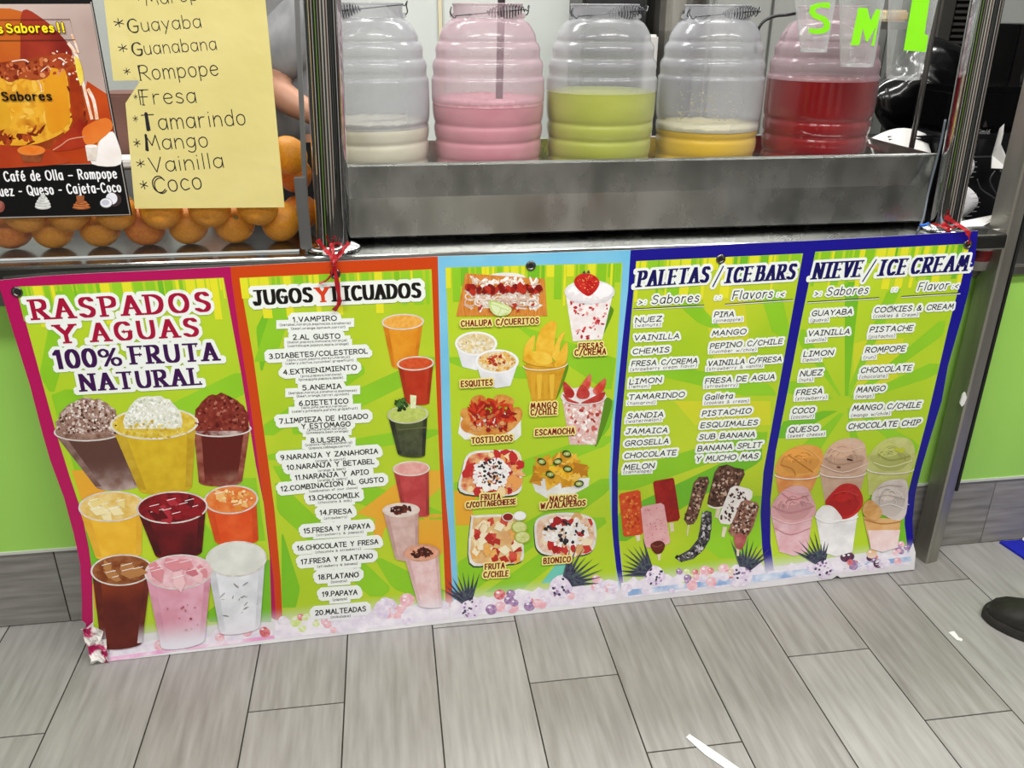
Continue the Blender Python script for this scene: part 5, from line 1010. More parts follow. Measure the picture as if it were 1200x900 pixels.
pc = scoopcup([(515, 430), (560, 375), (620, 358), (672, 365), (680, 440), (665, 530), (620, 545), (560, 515), (520, 480)], ink('d4c8c0', 'e2d8d2', 40), None, [(475, 530), (648, 540), (630, 670), (560, 690), (508, 675)], ink('d8a464', 'e0b47c', 30), None, 15,
    [([(540, 400), (590, 385), (650, 390)], 4, ink('b8aaa2')), ([(530, 440), (590, 430), (665, 450)], 4, ink('c0b4ac')), ([(550, 480), (600, 470), (660, 490)], 4, ink('f0eae6'))])
pc.poly([(495, 590), (643, 588), (630, 670), (560, 690), (508, 675)], ink('e6c8c4', 'f0dcda', 30)); pc.smooth([(470, 490), (500, 450), (545, 480), (560, 515), (530, 545), (485, 530)], ink('cc9450', 'deb074', 50)); pc.line([(480, 540), (560, 560), (648, 550)], 4, ink('b87c3c')); pc.done()

# ------------------------------------------------------------------ ribbons
RIBB = mat('red_ribbon', '9c1019', 'b51722', 60, rough=.35)
def ribbon(name, paths, label):
    b = MB()
    for P, w in paths:
        Q = catmull(P, 6); n = len(Q); G = []
        for i, q in enumerate(Q):
            t = (Q[min(i+1, n-1)]-Q[max(i-1, 0)]).normalized(); s = t.cross(Vector((0, -1, .15))).normalized(); tw = math.sin(i*.5)*.6
            s = (s*math.cos(tw)+t.cross(s)*math.sin(tw)); ww = w*(1+.25*math.sin(i*.9)); G.append([q-s*ww/2, q, q+s*ww/2])
        b.sheet(G, 0, .0006, (0, 1, 0))
    return tag(b.obj(name, RIBB, smooth=False, loc=Vector(paths[0][0][0])), label, 'ribbon', 'red ribbons tying the banner up')
Y = lambda x, y, yy: on_y(x, y, yy)
ribbon('ribbon', [([Y(393, 321, 1.648), Y(392, 308, 1.640), Y(391, 296, 1.655), Y(388, 285, 1.668)], .007), ([Y(372, 281, 1.672), Y(380, 291, 1.668), Y(388, 300, 1.652), Y(391, 310, 1.640)], .009), ([Y(409, 284, 1.672), Y(402, 293, 1.668), Y(394, 302, 1.652), Y(391, 312, 1.640)], .008),
    ([Y(391, 308, 1.641), Y(394, 325, 1.640), Y(397, 345, 1.641), Y(397, 356, 1.642), Y(391, 364, 1.644)], .009), ([Y(392, 310, 1.641), Y(388, 322, 1.643), Y(382, 329, 1.644), Y(374, 332, 1.645)], .004),
    ([Y(391, 306, 1.652), Y(386, 296, 1.66), Y(390, 286, 1.662), Y(399, 286, 1.662), Y(402, 295, 1.655), Y(394, 305, 1.650)], .004)], 'red ribbon knotted at the foot of the left chrome post, holding the banner')
ribbon('ribbon', [([Y(1135, 286, 1.648), Y(1136, 276, 1.640), Y(1132, 270, 1.642), Y(1122, 263, 1.655), Y(1108, 254, 1.668)], .009), ([Y(1110, 268, 1.66), Y(1100, 264, 1.668), Y(1092, 262, 1.67)], .005), ([Y(1104, 262, 1.668), Y(1112, 270, 1.66), Y(1108, 272, 1.664)], .010), ([Y(1124, 262, 1.662), Y(1115, 267, 1.66), Y(1106, 262, 1.668)], .006)],
    'red ribbon tied round the right chrome post at the banner corner')
tag(MB().tube(catmull([Y(1088, 262, 1.70), Y(1083, 264, 1.695), Y(1078, 264, 1.695)], 3), .0035, 8).obj('wire_connector', mat('blue_plastic', '1d62c4', rough=.3), smooth=True, loc=Y(1083, 264, 1.695)), 'small blue wire connector lying beside the right chrome post', 'connector')
tag(MB().tube(catmull([Y(1075, 272, 1.70), Y(1082, 255, 1.715), Y(1088, 225, 1.735), Y(1097, 190, 1.74), Y(1103, 165, 1.74), Y(1108, 140, 1.74)], 5), .0026, 6).obj('cable', mat('grey_cable', '5c646c', rough=.4), smooth=True, loc=Y(1075, 272, 1.70)), 'thin grey cable running up beside the right chrome post', 'cable')

# ------------------------------------------------------------------ oranges
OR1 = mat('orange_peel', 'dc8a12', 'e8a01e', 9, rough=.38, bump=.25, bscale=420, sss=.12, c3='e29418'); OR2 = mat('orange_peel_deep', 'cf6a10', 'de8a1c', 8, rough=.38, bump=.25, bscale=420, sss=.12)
bm = bmesh.new(); bmesh.ops.create_uvsphere(bm, u_segments=36, v_segments=22, radius=1)
for v in bm.verts:
    a = math.atan2(v.co.y, v.co.x); r = math.hypot(v.co.x, v.co.y)
    v.co.z *= .93
    if r < .22: v.co.z *= 1-.10*(1-r/.22)
    v.co *= 1+.008*math.sin(3*a+v.co.z*2)
oms = []
for m in (OR1, OR2):
    me = bpy.data.meshes.new('orange'); bm.to_mesh(me); me.materials.append(m); me.polygons.foreach_set('use_smooth', [True]*len(me.polygons)); oms.append(me)
bm.free()
sm = MB().lathe([(.90, .0005), (.905, .1), (.925, .12), (.93, .09), (.928, .0005)], 0, 0, 8)
stem_me = None
def orange(c, r, label, deep=False, rot=None, grp='oranges behind the glass'):
    global stem_me
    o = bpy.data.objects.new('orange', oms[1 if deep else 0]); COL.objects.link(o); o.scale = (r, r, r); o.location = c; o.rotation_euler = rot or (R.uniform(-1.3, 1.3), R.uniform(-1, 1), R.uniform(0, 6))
    tag(o, label, 'orange', grp)
    if stem_me is None: s = sm.obj('stem_scar', mat('stem_scar', '5c6a24', 'a88a3c', 200, rough=.8), None); stem_me = s.data; bpy.data.objects.remove(s)
    s = bpy.data.objects.new('stem_scar', stem_me); COL.objects.link(s); s.parent = o
    return o
GB = .9052
row = [(12, 'at the left edge of the photograph'), (62, 'second from the left'), (118, 'third from the left, under the poster'), (170, 'under the poster corner'), (222, 'under the left side of the yellow list'), (275, 'under the middle of the yellow list'), (330, 'at the right end of the row')]
for i, (x, w) in enumerate(row):
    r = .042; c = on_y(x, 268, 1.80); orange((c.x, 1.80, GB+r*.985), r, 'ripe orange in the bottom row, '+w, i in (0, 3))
row2 = [(27, 250), (80, 252), (133, 248), (186, 238), (243, 238), (300, 238)]
names2 = ['leftmost under the poster', 'second from the left under the poster', 'under the right corner of the poster', 'left of the three under the yellow list', 'middle of the three under the yellow list', 'right of the three under the yellow list']
for i, (x, y) in enumerate(row2):
    c = on_y(x, y-10, 1.757); orange((c.x, 1.757, GB+.084), .0415, 'ripe orange in the second layer, '+names2[i], False)
c = on_y(341, 210, 1.83); orange((c.x, 1.83, GB+.043*2+.085), .040, 'pale ripe orange stacked highest at the right, beside the yellow list')
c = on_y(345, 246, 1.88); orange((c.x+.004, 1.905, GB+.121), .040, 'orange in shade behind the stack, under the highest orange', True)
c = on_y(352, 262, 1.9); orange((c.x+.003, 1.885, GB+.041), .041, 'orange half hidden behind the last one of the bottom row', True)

# ------------------------------------------------------------------ glass guard with aluminium channel
GLS = film('guard_glass', 'e8eeee', .0, .12, .02, .01)
GD = empty('glass_guard', (-.55, 1.748, .906), 'clear glass sneeze guard in an aluminium channel in front of the oranges', 'glass guard')
MB().box(-1.5, -.178, 1.7085, 1.7125, .909, 1.62).obj('glass_pane', GLS, GD)
a = on_y(357, 285, 1.745); b = on_y(346, 0, 1.745)
ALU = mat('aluminium', 'a6a8a9', rough=.35, metal=1)
GX = -.176
V = []
for (px1, z_) in ((359.5, .9056), (347.5, 1.37)):
    c_ = on_y(px1, 286 if z_ < 1 else 0, 1.709); V += [(c_.x+dx, y_, z_) for dx, y_ in ((-.0035, 1.7035), (.005, 1.7035), (.005, 1.72), (-.0035, 1.72))]
V += [(2*a_[0]-b_[0], a_[1], 1.60) for a_, b_ in zip(V[4:8], [(V[4+i][0]+(V[i][0]-V[4+i][0])*.5, 0) for i in range(4)])]
obj('edge_channel', V, [(0, 3, 2, 1), (8, 9, 10, 11)]+[(k*4+i, k*4+(i+1) % 4, k*4+4+(i+1) % 4, k*4+4+i) for k in (0, 1) for i in range(4)], ALU, GD)
MB().box(GX-.001, GX+.022, 1.697, 1.7035, .912, 1.055, bev=.002).obj('bracket', ALU, GD)
MB().box(-1.5, GX-.005, 1.7075, 1.7135, .9056, .9088).obj('bottom_seal', mat('clear_seal', 'c8cccc', rough=.2), GD)

# ------------------------------------------------------------------ flan poster
YP = 1.7060; PS = Surf(lambda x, z: YP, .00003)
PO = empty('poster', PS.px(60, 250), 'black framed poster with a caramel flan photograph and white flavour names, on the glass', 'poster')
def flat(P, name, m, parent, surf, t=.0005, k=0, maxe=400):
    pc = Pic(surf, name, parent, k, maxe=maxe); pc.poly(P, m, k=k); n = len(pc.mb.V); F = pc.mb.F[:]
    return pc
bb = MB(); q = [PS.px(*p_) for p_ in ((-60, -30), (102, -30), (108, 0), (155, 252.5), (-60, 258))]
n = len(q); bb.add([v for v in q]+[v+Vector((0, .0012, 0)) for v in q], [tuple(range(n))[::-1], tuple(range(n, 2*n))]+[(i, (i+1) % n, n+(i+1) % n, n+i) for i in range(n)]); o = bb.obj('backing', [mat('poster_black', '0b0b0d', rough=.32)], PO)
bm = bmesh.new(); bm.from_mesh(o.data); bmesh.ops.recalc_face_normals(bm, faces=bm.faces[:]); bm.to_mesh(o.data); bm.free()
N_ = dict(fade=False)
pc = Pic(PS, 'laminate_edge', PO, 1, maxe=400); pc.line([(-60, 256.5), (152.5, 251.5), (106.5, 2)], 1.6, ink('9a948e', **N_), sm=False); pc.done()
pc = Pic(PS, 'printed_flan_photo', PO, 3, maxe=400)
I = lambda *a, **k: ink(*a, fade=False, **k)
pc.poly([(-60, 5), (106, 4.5), (139.5, 191.5), (-60, 196)], I('c8b4ac', 'a89088', 4, top='b49c94', zr=(1.1, 1.35)))
pc.poly([(-60, 8), (12, 10), (28, 14), (26, 60), (30, 90), (-60, 95)], I('b8541c', 'c86a20', 6)); pc.smooth([(27, 12), (50, 22), (70, 40), (84, 60), (82, 90), (30, 92), (24, 50)], I('8c2418', '7a1c14', 8, c3='a03420'))
pc.poly([(102, 95), (125, 110), (135, 165), (139, 191), (-60, 196), (-60, 150), (90, 160)], I('c04a14', 'a03010', 8))
pc.poly([(-60, 80), (-20, 76), (78, 62), (92, 70), (98, 110), (104, 160), (60, 175), (-60, 170)], I('7c2c10', 'a8481a', 10))
pc.smooth([(-60, 80), (0, 78), (30, 88), (58, 80), (76, 82), (82, 120), (82, 148), (45, 168), (0, 170), (-60, 165)], I('dc981c', 'b8680e', 22, c3='e4aa30')); pc.blobs(70, in_quad((-30, 98), (76, 92), (78, 150), (-30, 160)), 4, [I('e4ae38'), I('cc8418'), I('d89420'), I('eab848')], el=(.6, 1.6)); pc.blobs(30, in_quad((-30, 150), (60, 150), (70, 168), (-30, 170)), 5, [I('8a3010'), I('a8441a'), I('6c200c')], el=(1.6, .5)); pc.smooth([(54, 82), (74, 80), (80, 118), (80, 145), (56, 152)], I('e09c20', 'd88c18', 14)); pc.smooth([(-60, 110), (-5, 105), (10, 150), (-60, 150)], I('e0ac30', 'd49a20', 12))
pc.smooth([(-5, 82), (12, 72), (40, 72), (58, 76), (56, 90), (40, 94), (24, 92), (10, 96)], I('943a1c', '7c2814', 22, c3='a84c24')); pc.smooth([(58, 66), (74, 62), (82, 68), (80, 78), (64, 80), (56, 74)], I('8c2c14', 'b04c24', 30))
pc.blobs(60, in_quad((-5, 76), (60, 68), (80, 86), (0, 94)), 2.6, [I('a44420'), I('7c2410'), I('c4683a'), I('6a1c0c'), I('d89060')]); pc.blobs(30, in_quad((78, 90), (94, 92), (104, 160), (84, 160)), 2.6, [I('b04818'), I('701c08'), I('d88040')], el=(.5, 2)); pc.smooth([(82, 84), (92, 90), (98, 130), (96, 160), (86, 150)], I('8c2808', 'b04010', 20)); pc.smooth([(83, 150), (95, 140), (110, 158), (100, 172), (60, 176)], I('8a1c0c', 'a8341a', 20))
pc.smooth([(98, 150), (124, 138), (132, 150), (112, 168), (100, 168)], I('d86c24', 'e07c30', 20))
pc.smooth([(128, 155), (136, 160), (142, 192), (108, 192), (112, 172)], I('eae0da', 'f4f0ee', 20)); pc.smooth([(-60, 165), (20, 172), (60, 178), (75, 192), (-60, 196)], I('9c2c14', 'b4441c', 10))
for P, w in (([(80, 50), (90, 66), (98, 100), (108, 140)], 3.5), ([(88, 66), (93, 82), (96, 100)], 4), ([(103, 104), (110, 118), (114, 140)], 4), ([(62, 72), (70, 68), (78, 74)], 1.6), ([(48, 84), (56, 78), (60, 82)], 1.2), ([(84, 40), (90, 55), (92, 62)], 2.5), ([(14, 72), (28, 70), (34, 73)], 1.4), ([(44, 94), (48, 100), (49, 108)], 1.2)): pc.line(P, w, I('f4ece6', 'e4b488', 60))
pc.blobs(26, in_quad((60, 60), (92, 60), (100, 100), (70, 80)), 1.8, [I('f0e4dc'), I('d8a080'), I('a03c1c')]); pc.smooth([(88, 66), (94, 72), (98, 90), (95, 100), (90, 84)], I('e0c030', 'ecd860', 30))
pc.line([(62, 176), (72, 170), (82, 163), (100, 160)], 1.4, I('d88c70'))
pc.poly([(22, 176), (53, 176), (48, 190), (28, 190)], I('7a3a20', '94502c', 60)); pc.ell(37, 176, 16.5, 6, I('d8742c', 'e08438', 40)); pc.ell(37, 175.5, 13, 4.2, I('e8842c', 'dc7020', 50)); pc.poly([(100, 171), (115, 171), (112.5, 188), (103, 188.5)], I('e6ddd4', 'd4c8bc', 60)); pc.ell(107.5, 171, 7.5, 1.7, I('f4eee8')); pc.line([(114, 171), (117, 160)], 1.2, I('e08830'))
pc.line([(-60, 23.5), (82, 22.5), (88, 46.5), (-60, 48)], .7, I('4c2418'), sm=False)
pc.done()
mb = MB(); mY = I('f4e21c'); mK = I('0e0c0c'); mW = I('f0f0f2'); mDR = I('5a1c08'); T_ = [mY, mK, mW, mDR]
for t, a, b, h in (('s', (-3, 38.5), (4.5, 38.3), 9.5), ('Sabores', (9.5, 38), (64, 37.2), 9.5), ('!!', (69, 37.3), (76.5, 37.1), 10)):
    text(PS, mb, t, a, b, h, (.12, .12, True), 3, 86, 0, 0, .3, halo=.8/h); text(PS, mb, t, a, b, h, (.12, .12, True), 0, 92, 0, 0, .3)
text(PS, mb, 'Sabores', (4, 117.5), (61, 117), 9.5, (.11, .06, False), 1, 90, .08, 0, .3)
for t, a, b, h in (('- Café de Olla – Rompope', (-4, 212.5), (137, 208.5), 11), ('uez - Queso - Cajeta-Coco', (1, 229.5), (142, 224.5), 11)): text(PS, mb, t, a, b, h, (.085, .075, True), 2, 30, 0, 0, .34, sgap=.75)
mb.obj('lettering', T_, PO)
pc = Pic(PS, 'printed_cream_icon', PO, 28, maxe=400)
for j, (w, y) in enumerate(((9.5, 242), (9, 239), (7.5, 236), (5.5, 233), (3, 230))): pc.ell(50.5, y, w, 3.4, I('e4e4e2', 'c4c4c2', 60)); pc.ring(50.5, y, w-.6, 2.8, .7, I('a8a8a6'), a0=0, a1=180)
pc.done(); pc = Pic(PS, 'printed_caramel_icon', PO, 28, maxe=400)
for y, w in ((243, 10.5), (240, 9.5), (237.5, 7)): pc.ell(95.5, y, w, 2.6, I('a85a2c', 'c87a44', 60)); pc.ring(95.5, y, w-.8, 2, .8, I('6c341c'), a0=0, a1=180)
pc.poly([(89.5, 229), (99, 229), (98.5, 238), (90.5, 238)], I('8a4a28', 'a4603a', 60)); pc.done(); pc = Pic(PS, 'printed_coconut_icon', PO, 28, maxe=400); pc.ell(134, 234, 8.5, 8, I('3a3030')); pc.ell(131, 232.5, 6.6, 7, I('dcdce6', 'eeeef4', 60), rot=-.5); pc.ell(124.5, 238, 7.6, 6.2, I('4a4040')); pc.ell(124.5, 237.6, 7, 5.4, I('dadae4', 'f0f0f6', 60)); pc.ell(124, 237.2, 4.5, 3.2, I('c4c4d0')); pc.done(); pc = Pic(PS, 'printed_nut_icon', PO, 28, maxe=400); pc.ell(-1, 242, 7, 7, I('7c3c34', 'a86c5c', 60)); pc.done()

# ------------------------------------------------------------------ yellow handwritten lists
YEP = mat('yellow_paper', 'dccf8a', 'd3c67c', 5, rough=.45, bump=.9, bscale=22, detail=3)
PENI = mat('pen_ink', '17151c', rough=.5)
def ysheet(poly, yf, label, lines, base_px):
    S = Surf(yf, .00012); E = empty('paper_list', S.px(*base_px), label, 'paper list', 'yellow handwritten flavour lists')
    pc = Pic(S, 'paper', E, 0, maxe=16); pc.poly(poly, YEP, k=0); V = pc.mb.V; F = pc.mb.F; n = len(V)
    o = obj('paper', V, F, YEP, E)
    bm = bmesh.new(); bm.from_mesh(o.data); bd = [e for e in bm.edges if e.is_boundary]; r_ = bmesh.ops.duplicate(bm, geom=bm.faces[:])
    for v in [g for g in r_['geom'] if isinstance(g, bmesh.types.BMVert)]: v.co.y += .0006
    bmesh.ops.reverse_faces(bm, faces=[g for g in r_['geom'] if isinstance(g, bmesh.types.BMFace)]); mp_ = r_['vert_map']
    for e in bd:
        a, b = e.verts
        try: bm.faces.new((a, b, mp_[b], mp_[a]))
        except ValueError: pass
    bm.to_mesh(o.data); bm.free()
    mb = MB()
    for (t, a, b, h, *pw) in lines: text(S, mb, t, a, b, h, (pw[0] if pw else .035, pw[0] if pw else .035, True), 0, 2, 0, .02, .2, sm=5)
    if mb.F: mb.obj('handwriting', PENI, E)
ysheet([(119, -25), (306, -30), (311, 0), (320, 92), (132.8, 94.6)], lambda x, z: 1.7060+.0006*math.sin(x*30), 'upper yellow handwritten flavour list, its lower left corner beside the poster',
    [('*', (135, 35), (147, 34), 15), ('*', (140, 64), (151, 63), 14), ('*', (146, 90), (154, 89.5), 12)], (226, 94))
LW = [('Guayaba', (151, 38), (236, 32), 15), ('G', (152, 38.5), (163, 38), 16), ('Guanabana', (156, 65), (254, 58), 14.5), ('G', (157, 65.5), (168, 65), 15.5), ('Rompope', (165, 94), (256, 88), 17), ('I', (164, 94), (166, 94), 16), ('Fresa', (165, 122.5), (230, 120), 17), ('I', (167, 123), (169.5, 123), 17),
    ('*', (157, 118), (162, 118), 9), ('Tamarindo', (169, 153), (288, 146), 18), ('l', (172.5, 152), (174.5, 152), 18, .11), ('*', (157, 145), (163, 144.5), 11), ('Mango', (171, 176), (244, 172), 17), ('l', (172, 176), (174, 176), 17, .09), ('*', (158, 175), (166, 174.5), 14), ('Vainilla', (177, 202), (262, 196), 17), ('*', (161, 199), (171, 198.5), 14), ('Coco', (181, 226), (237, 221), 19), ('C', (183, 227), (196, 226), 18), ('*', (166, 225), (175, 224), 15),
    ('*', (160, 3), (166, 3), 12), ('Marop', (172, 6.5), (232, 0), 15)]
ysheet([(163.5, 96), (156, 90), (150, 40), (143, -20), (306.2, -26), (310.8, 0), (333.5, 243), (158, 244.5), (147, 121)], lambda x, z: 1.7050+.0006*math.sin(x*25+z*9), 'lower yellow handwritten flavour list with cut corner, hanging over the oranges', LW, (245, 244))

# ------------------------------------------------------------------ the worker behind the glass
SKIN = mat('skin', 'b98a70', 'ae7d64', 12, rough=.5, sss=.1); SHIRT = mat('grey_marl_shirt', '8f9092', '7c7d80', 14, rough=.9, stretch=(2, 2, 1), bump=.8, bscale=14); JEAN = mat('denim', '4c5c78', '39475f', 60, rough=.9); HAIR = mat('dark_hair', '1a1411', rough=.7); APR = mat('black_apron', '131315', rough=.8)
def skinmesh(name, pts, edges, rad, m, parent, sub=2):
    me = bpy.data.meshes.new(name); me.from_pydata([tuple(p) for p in pts], edges, []); o = bpy.data.objects.new(name, me); COL.objects.link(o)
    md = o.modifiers.new('s', 'SKIN'); md.use_smooth_shade = True
    for v, r in zip(me.skin_vertices[0].data, rad): v.radius = (r, r) if not isinstance(r, tuple) else r
    me.skin_vertices[0].data[0].use_root = True
    s2 = o.modifiers.new('u', 'SUBSURF'); s2.levels = s2.render_levels = sub
    dg = bpy.context.evaluated_depsgraph_get(); me2 = bpy.data.meshes.new_from_object(o.evaluated_get(dg)); bpy.data.objects.remove(o)
    off = base(parent)
    for v in me2.vertices: v.co -= off
    me2.materials.clear(); me2.materials.append(m); q = bpy.data.objects.new(name, me2); COL.objects.link(q); q.parent = parent; return q
sh = on_y(324, 20, 2.42); el = on_y(305, 100, 2.36); wr = on_y(356, 128, 2.32)
px_ = sh.x-.06; py_ = 2.50
PE = empty('person', (px_, py_, 0), 'person in a grey T-shirt, jeans and black apron working behind the glass, arm bent forward', 'person')
S = Vector((px_, py_, 0))
pts = [S+Vector(v) for v in ((0, 0, .95), (0, 0, 1.12), (0, 0, 1.30), (0, 0, 1.43), (0, 0, 1.50), (0, -.01, 1.58), (0, -.02, 1.66), (0, -.01, 1.73),
   (.17, 0, 1.41), (-.17, 0, 1.41), (-.22, -.03, 1.15), (-.15, -.22, 1.02), (-.10, -.29, 1.01), (.09, 0, .90), (.10, 0, .48), (.10, .02, .09), (.10, -.13, .035), (-.09, 0, .90), (-.10, 0, .48), (-.10, .02, .09), (-.10, -.13, .035))]
n0 = len(pts); pts += [el+Vector((.02, .02, .0)), el*.35+wr*.65, wr, wr+Vector((.07, -.03, -.03))]
edges = [(0, 1), (1, 2), (2, 3), (3, 4), (4, 5), (5, 6), (6, 7), (3, 8), (3, 9), (9, 10), (10, 11), (11, 12), (0, 13), (13, 14), (14, 15), (15, 16), (0, 17), (17, 18), (18, 19), (19, 20), (8, n0), (n0, n0+1), (n0+1, n0+2), (n0+2, n0+3)]
rad = [(.14, .10), (.125, .09), (.15, .105), (.13, .09), .05, .065, .082, .06, .062, .062, .042, .032, .03, .085, .06, .042, .035, .085, .06, .042, .035, .048, .042, .032, .03]
skinmesh('body', pts, edges, rad, SKIN, PE)
for s in range(5):   # fingers of the reaching hand
    b0 = wr+Vector((.07, -.03, -.03)); d = Vector((.03, -.012+.006*s, -.012+.004*s)); skinmesh('finger', [b0+Vector((0, .012*(s-2), 0)), b0+Vector((.025, .014*(s-2), -.01)), b0+Vector((.05-(abs(s-2)*.006), .014*(s-2), -.03))], [(0, 1), (1, 2)], [.0095, .009, .007], SKIN, PE, 1)
# shirt: torso and short sleeves
ps = [S+Vector(v) for v in ((0, 0, .98), (0, 0, 1.12), (0, 0, 1.30), (0, 0, 1.42), (0, 0, 1.485), (.175, 0, 1.41), (-.175, 0, 1.41), (-.205, -.02, 1.24))]+[el*.55+(S+Vector((.17, 0, 1.41)))*.45]+[el*.92+(S+Vector((.17, 0, 1.41)))*.08]
skinmesh('shirt', ps, [(0, 1), (1, 2), (2, 3), (3, 4), (3, 5), (3, 6), (6, 7), (5, 8), (8, 9)], [(.165, .125), (.15, .115), (.17, .125), (.145, .105), .066, .085, .085, .078, .085, .072], SHIRT, PE)
ps = [S+Vector(v) for v in ((0, 0, 1.0), (0, 0, .9), (.09, 0, .85), (.10, 0, .48), (.10, .02, .11), (-.09, 0, .85), (-.10, 0, .48), (-.10, .02, .11))]
skinmesh('jeans', ps, [(0, 1), (1, 2), (2, 3), (3, 4), (1, 5), (5, 6), (6, 7)], [(.16, .12), (.16, .125), .10, .075, .06, .10, .075, .06], JEAN, PE)
MB().sheet([[S+Vector((x, -.135-.02*math.cos(x*8), z)) for x in (-.16, -.08, 0, .08, .16)] for z in (1.03, 1.0, .95, .8, .62)], 0, .003).obj('apron', APR, PE)
b = MB(); hc = S+Vector((0, -.005, 1.685)); V = []; 
bm = bmesh.new(); bmesh.ops.create_uvsphere(bm, u_segments=20, v_segments=14, radius=1)
for v in bm.verts: v.co = hc+Vector((v.co.x*.094, v.co.y*.104+.012, max(v.co.z, -.45)*.105+.022))
for f in [f for f in bm.faces if f.calc_center_median().y < hc.y-.045 and f.calc_center_median().z < hc.z+.05]: bm.faces.remove(f)
bm.verts.index_update(); obj('hair', [v.co.copy() for v in bm.verts], [[v.index for v in f.verts] for f in bm.faces], HAIR, PE, smooth=True); bm.free()
for s in (-1, 1): MB().lathe([(0, .0001), (.004, .008), (.008, .0001)], S.x+s*.032, S.y-.094, 10).obj('eye', mat('eye_white', '2a2320', rough=.2), PE).location.z += 1.66
MB().tube([S+Vector((0, -.092, 1.675)), S+Vector((0, -.112, 1.645)), S+Vector((0, -.1, 1.635))], [.007, .012, .01], 8).obj('nose', SKIN, PE, smooth=True)
MB().tube([S+Vector((-.022, -.092, 1.608)), S+Vector((0, -.1, 1.606)), S+Vector((.022, -.092, 1.608))], [.003, .005, .003], 8).obj('mouth', mat('lips', '9c5c50', rough=.5), PE, smooth=True)
for s in (-1, 1): MB().box(S.x+s*.10-.045, S.x+s*.10+.045, S.y-.20, S.y+.06, .001, .075, bev=.02).obj('shoe', BLACKM, PE)

# ------------------------------------------------------------------ behind the counter
def thingbox(name, x0, x1, y0, y1, z0, z1, m, label, cat, group=None, bev=.006):
    o = MB().box(x0, x1, y0, y1, z0, z1, bev=bev).obj(name, m, loc=Vector(((x0+x1)/2, (y0+y1)/2, z0))); return tag(o, label, cat, group)
FRG = mat('fridge_white', 'd6dbd6', 'ccd2cd', 3, rough=.3)
# tall white refrigerator doors behind the jars
RF = empty('refrigerator', (.3, 3.1, .001), 'tall white refrigerator behind the drink jars with a cream door seam', 'refrigerator')
def PX(x, Yv): return on_y(x, 12, Yv).x
YF = 2.95; xs = [PX(405, YF), PX(513, YF), PX(518.5, YF), PX(690, YF)]
bx('cabinet', xs[0]-.4, xs[3]+.25, YF+.035, YF+.38, .002, 2.1, FRG, RF, bev=.01)
bx('door', xs[0]-.4, xs[1], YF, YF+.033, .1, 2.05, FRG, RF, bev=.006); bx('door', xs[2], xs[3]+.25, YF, YF+.033, .1, 2.05, FRG, RF, bev=.006)
bx('seam_strip', xs[1]+.001, xs[2]-.001, YF+.004, YF+.033, .1, 2.05, mat('cream', 'd8cfb0', rough=.5), RF)
# stainless fridge to the right
SF = empty('steel_cabinet', (PX(900, 2.9), 2.98, .001), 'dull steel cabinet behind the yellow and red drink jars', 'cabinet')
x0, x1 = PX(832, 2.9), PX(1040, 2.9); MSL = mat('painted_steel', 'a9aba6', 'b4b6b1', 3, rough=.42, metal=.3)
bx('body', x0, x1+.02, 2.9, 3.3, .002, 2.1, MSL, SF, bev=.008); bx('door', x0+.01, PX(900, 2.9), 2.875, 2.898, .1, 2.05, MSL, SF, bev=.004); bx('door', PX(904, 2.9), x1, 2.875, 2.898, .1, 2.05, MSL, SF, bev=.004)
# rear worktop with appliances
RW = empty('rear_worktop', (.9, 2.65, .001), 'steel rear worktop behind the drink jars', 'worktop')
bx('top', .15, 1.36, 2.55, 2.86, .86, .90, STEELD, RW); bx('body', .16, 1.35, 2.6, 2.85, .05, .855, mat('rear_brown', '5c4038', '6c4c42', 4, rough=.6), RW)
def apx(name, xa, ya, xb, yb, Yv, dep, m, label, cat, bot=None, bev=.006):
    a = on_y(xa, ya, Yv); b = on_y(xb, yb, Yv); z0 = bot if bot is not None else b.z
    x0, x1 = sorted((a.x, b.x)); return thingbox(name, x0, x1, Yv, Yv+dep, z0, a.z, m, label, cat, bev=bev)
E_ = empty('blender_machine', (PX(718, 2.62), 2.7, .9005), 'dark appliance standing behind the green drink jar', 'appliance')
x0, x1 = PX(683, 2.62), PX(757, 2.62)
bx('housing', x0, x1, 2.62, 2.82, .9005, 1.60, mat('dark_appliance', '2b2c2f', '1d1e20', 12, rough=.35), E_, bev=.01); bx('trim', x0+.02, x1-.02, 2.612, 2.619, 1.31, 1.325, WIRE, E_)
thingbox('white_carton', PX(759, 2.6), PX(772, 2.6), 2.58, 2.62, .9005, 1.29, WHITEP, 'white carton between the green and yellow jars, in the background', 'carton')
E_ = empty('juice_machine', (PX(815, 2.66), 2.75, .9005), 'rounded metal machine standing behind the yellow drink jar', 'appliance')
x0, x1 = PX(779, 2.64), PX(829, 2.64)
MB().lathe([(1.18, .001), (1.18, .09), (1.3, .10), (1.48, .10), (1.5, .08), (1.5, .001)], (x0+x1)/2+.0, 2.74, 32).obj('drum', STEELD, E_, smooth=False); bx('stand', x0+.02, x1-.02, 2.66, 2.82, .9005, 1.178, BLACKP, E_, bev=.006)
MB().tube([((x0+x1)/2, 2.63, 1.36), ((x0+x1)/2, 2.60, 1.32), ((x0+x1)/2, 2.59, 1.27)], .01, 8).obj('tap', WIRE, E_, smooth=True)
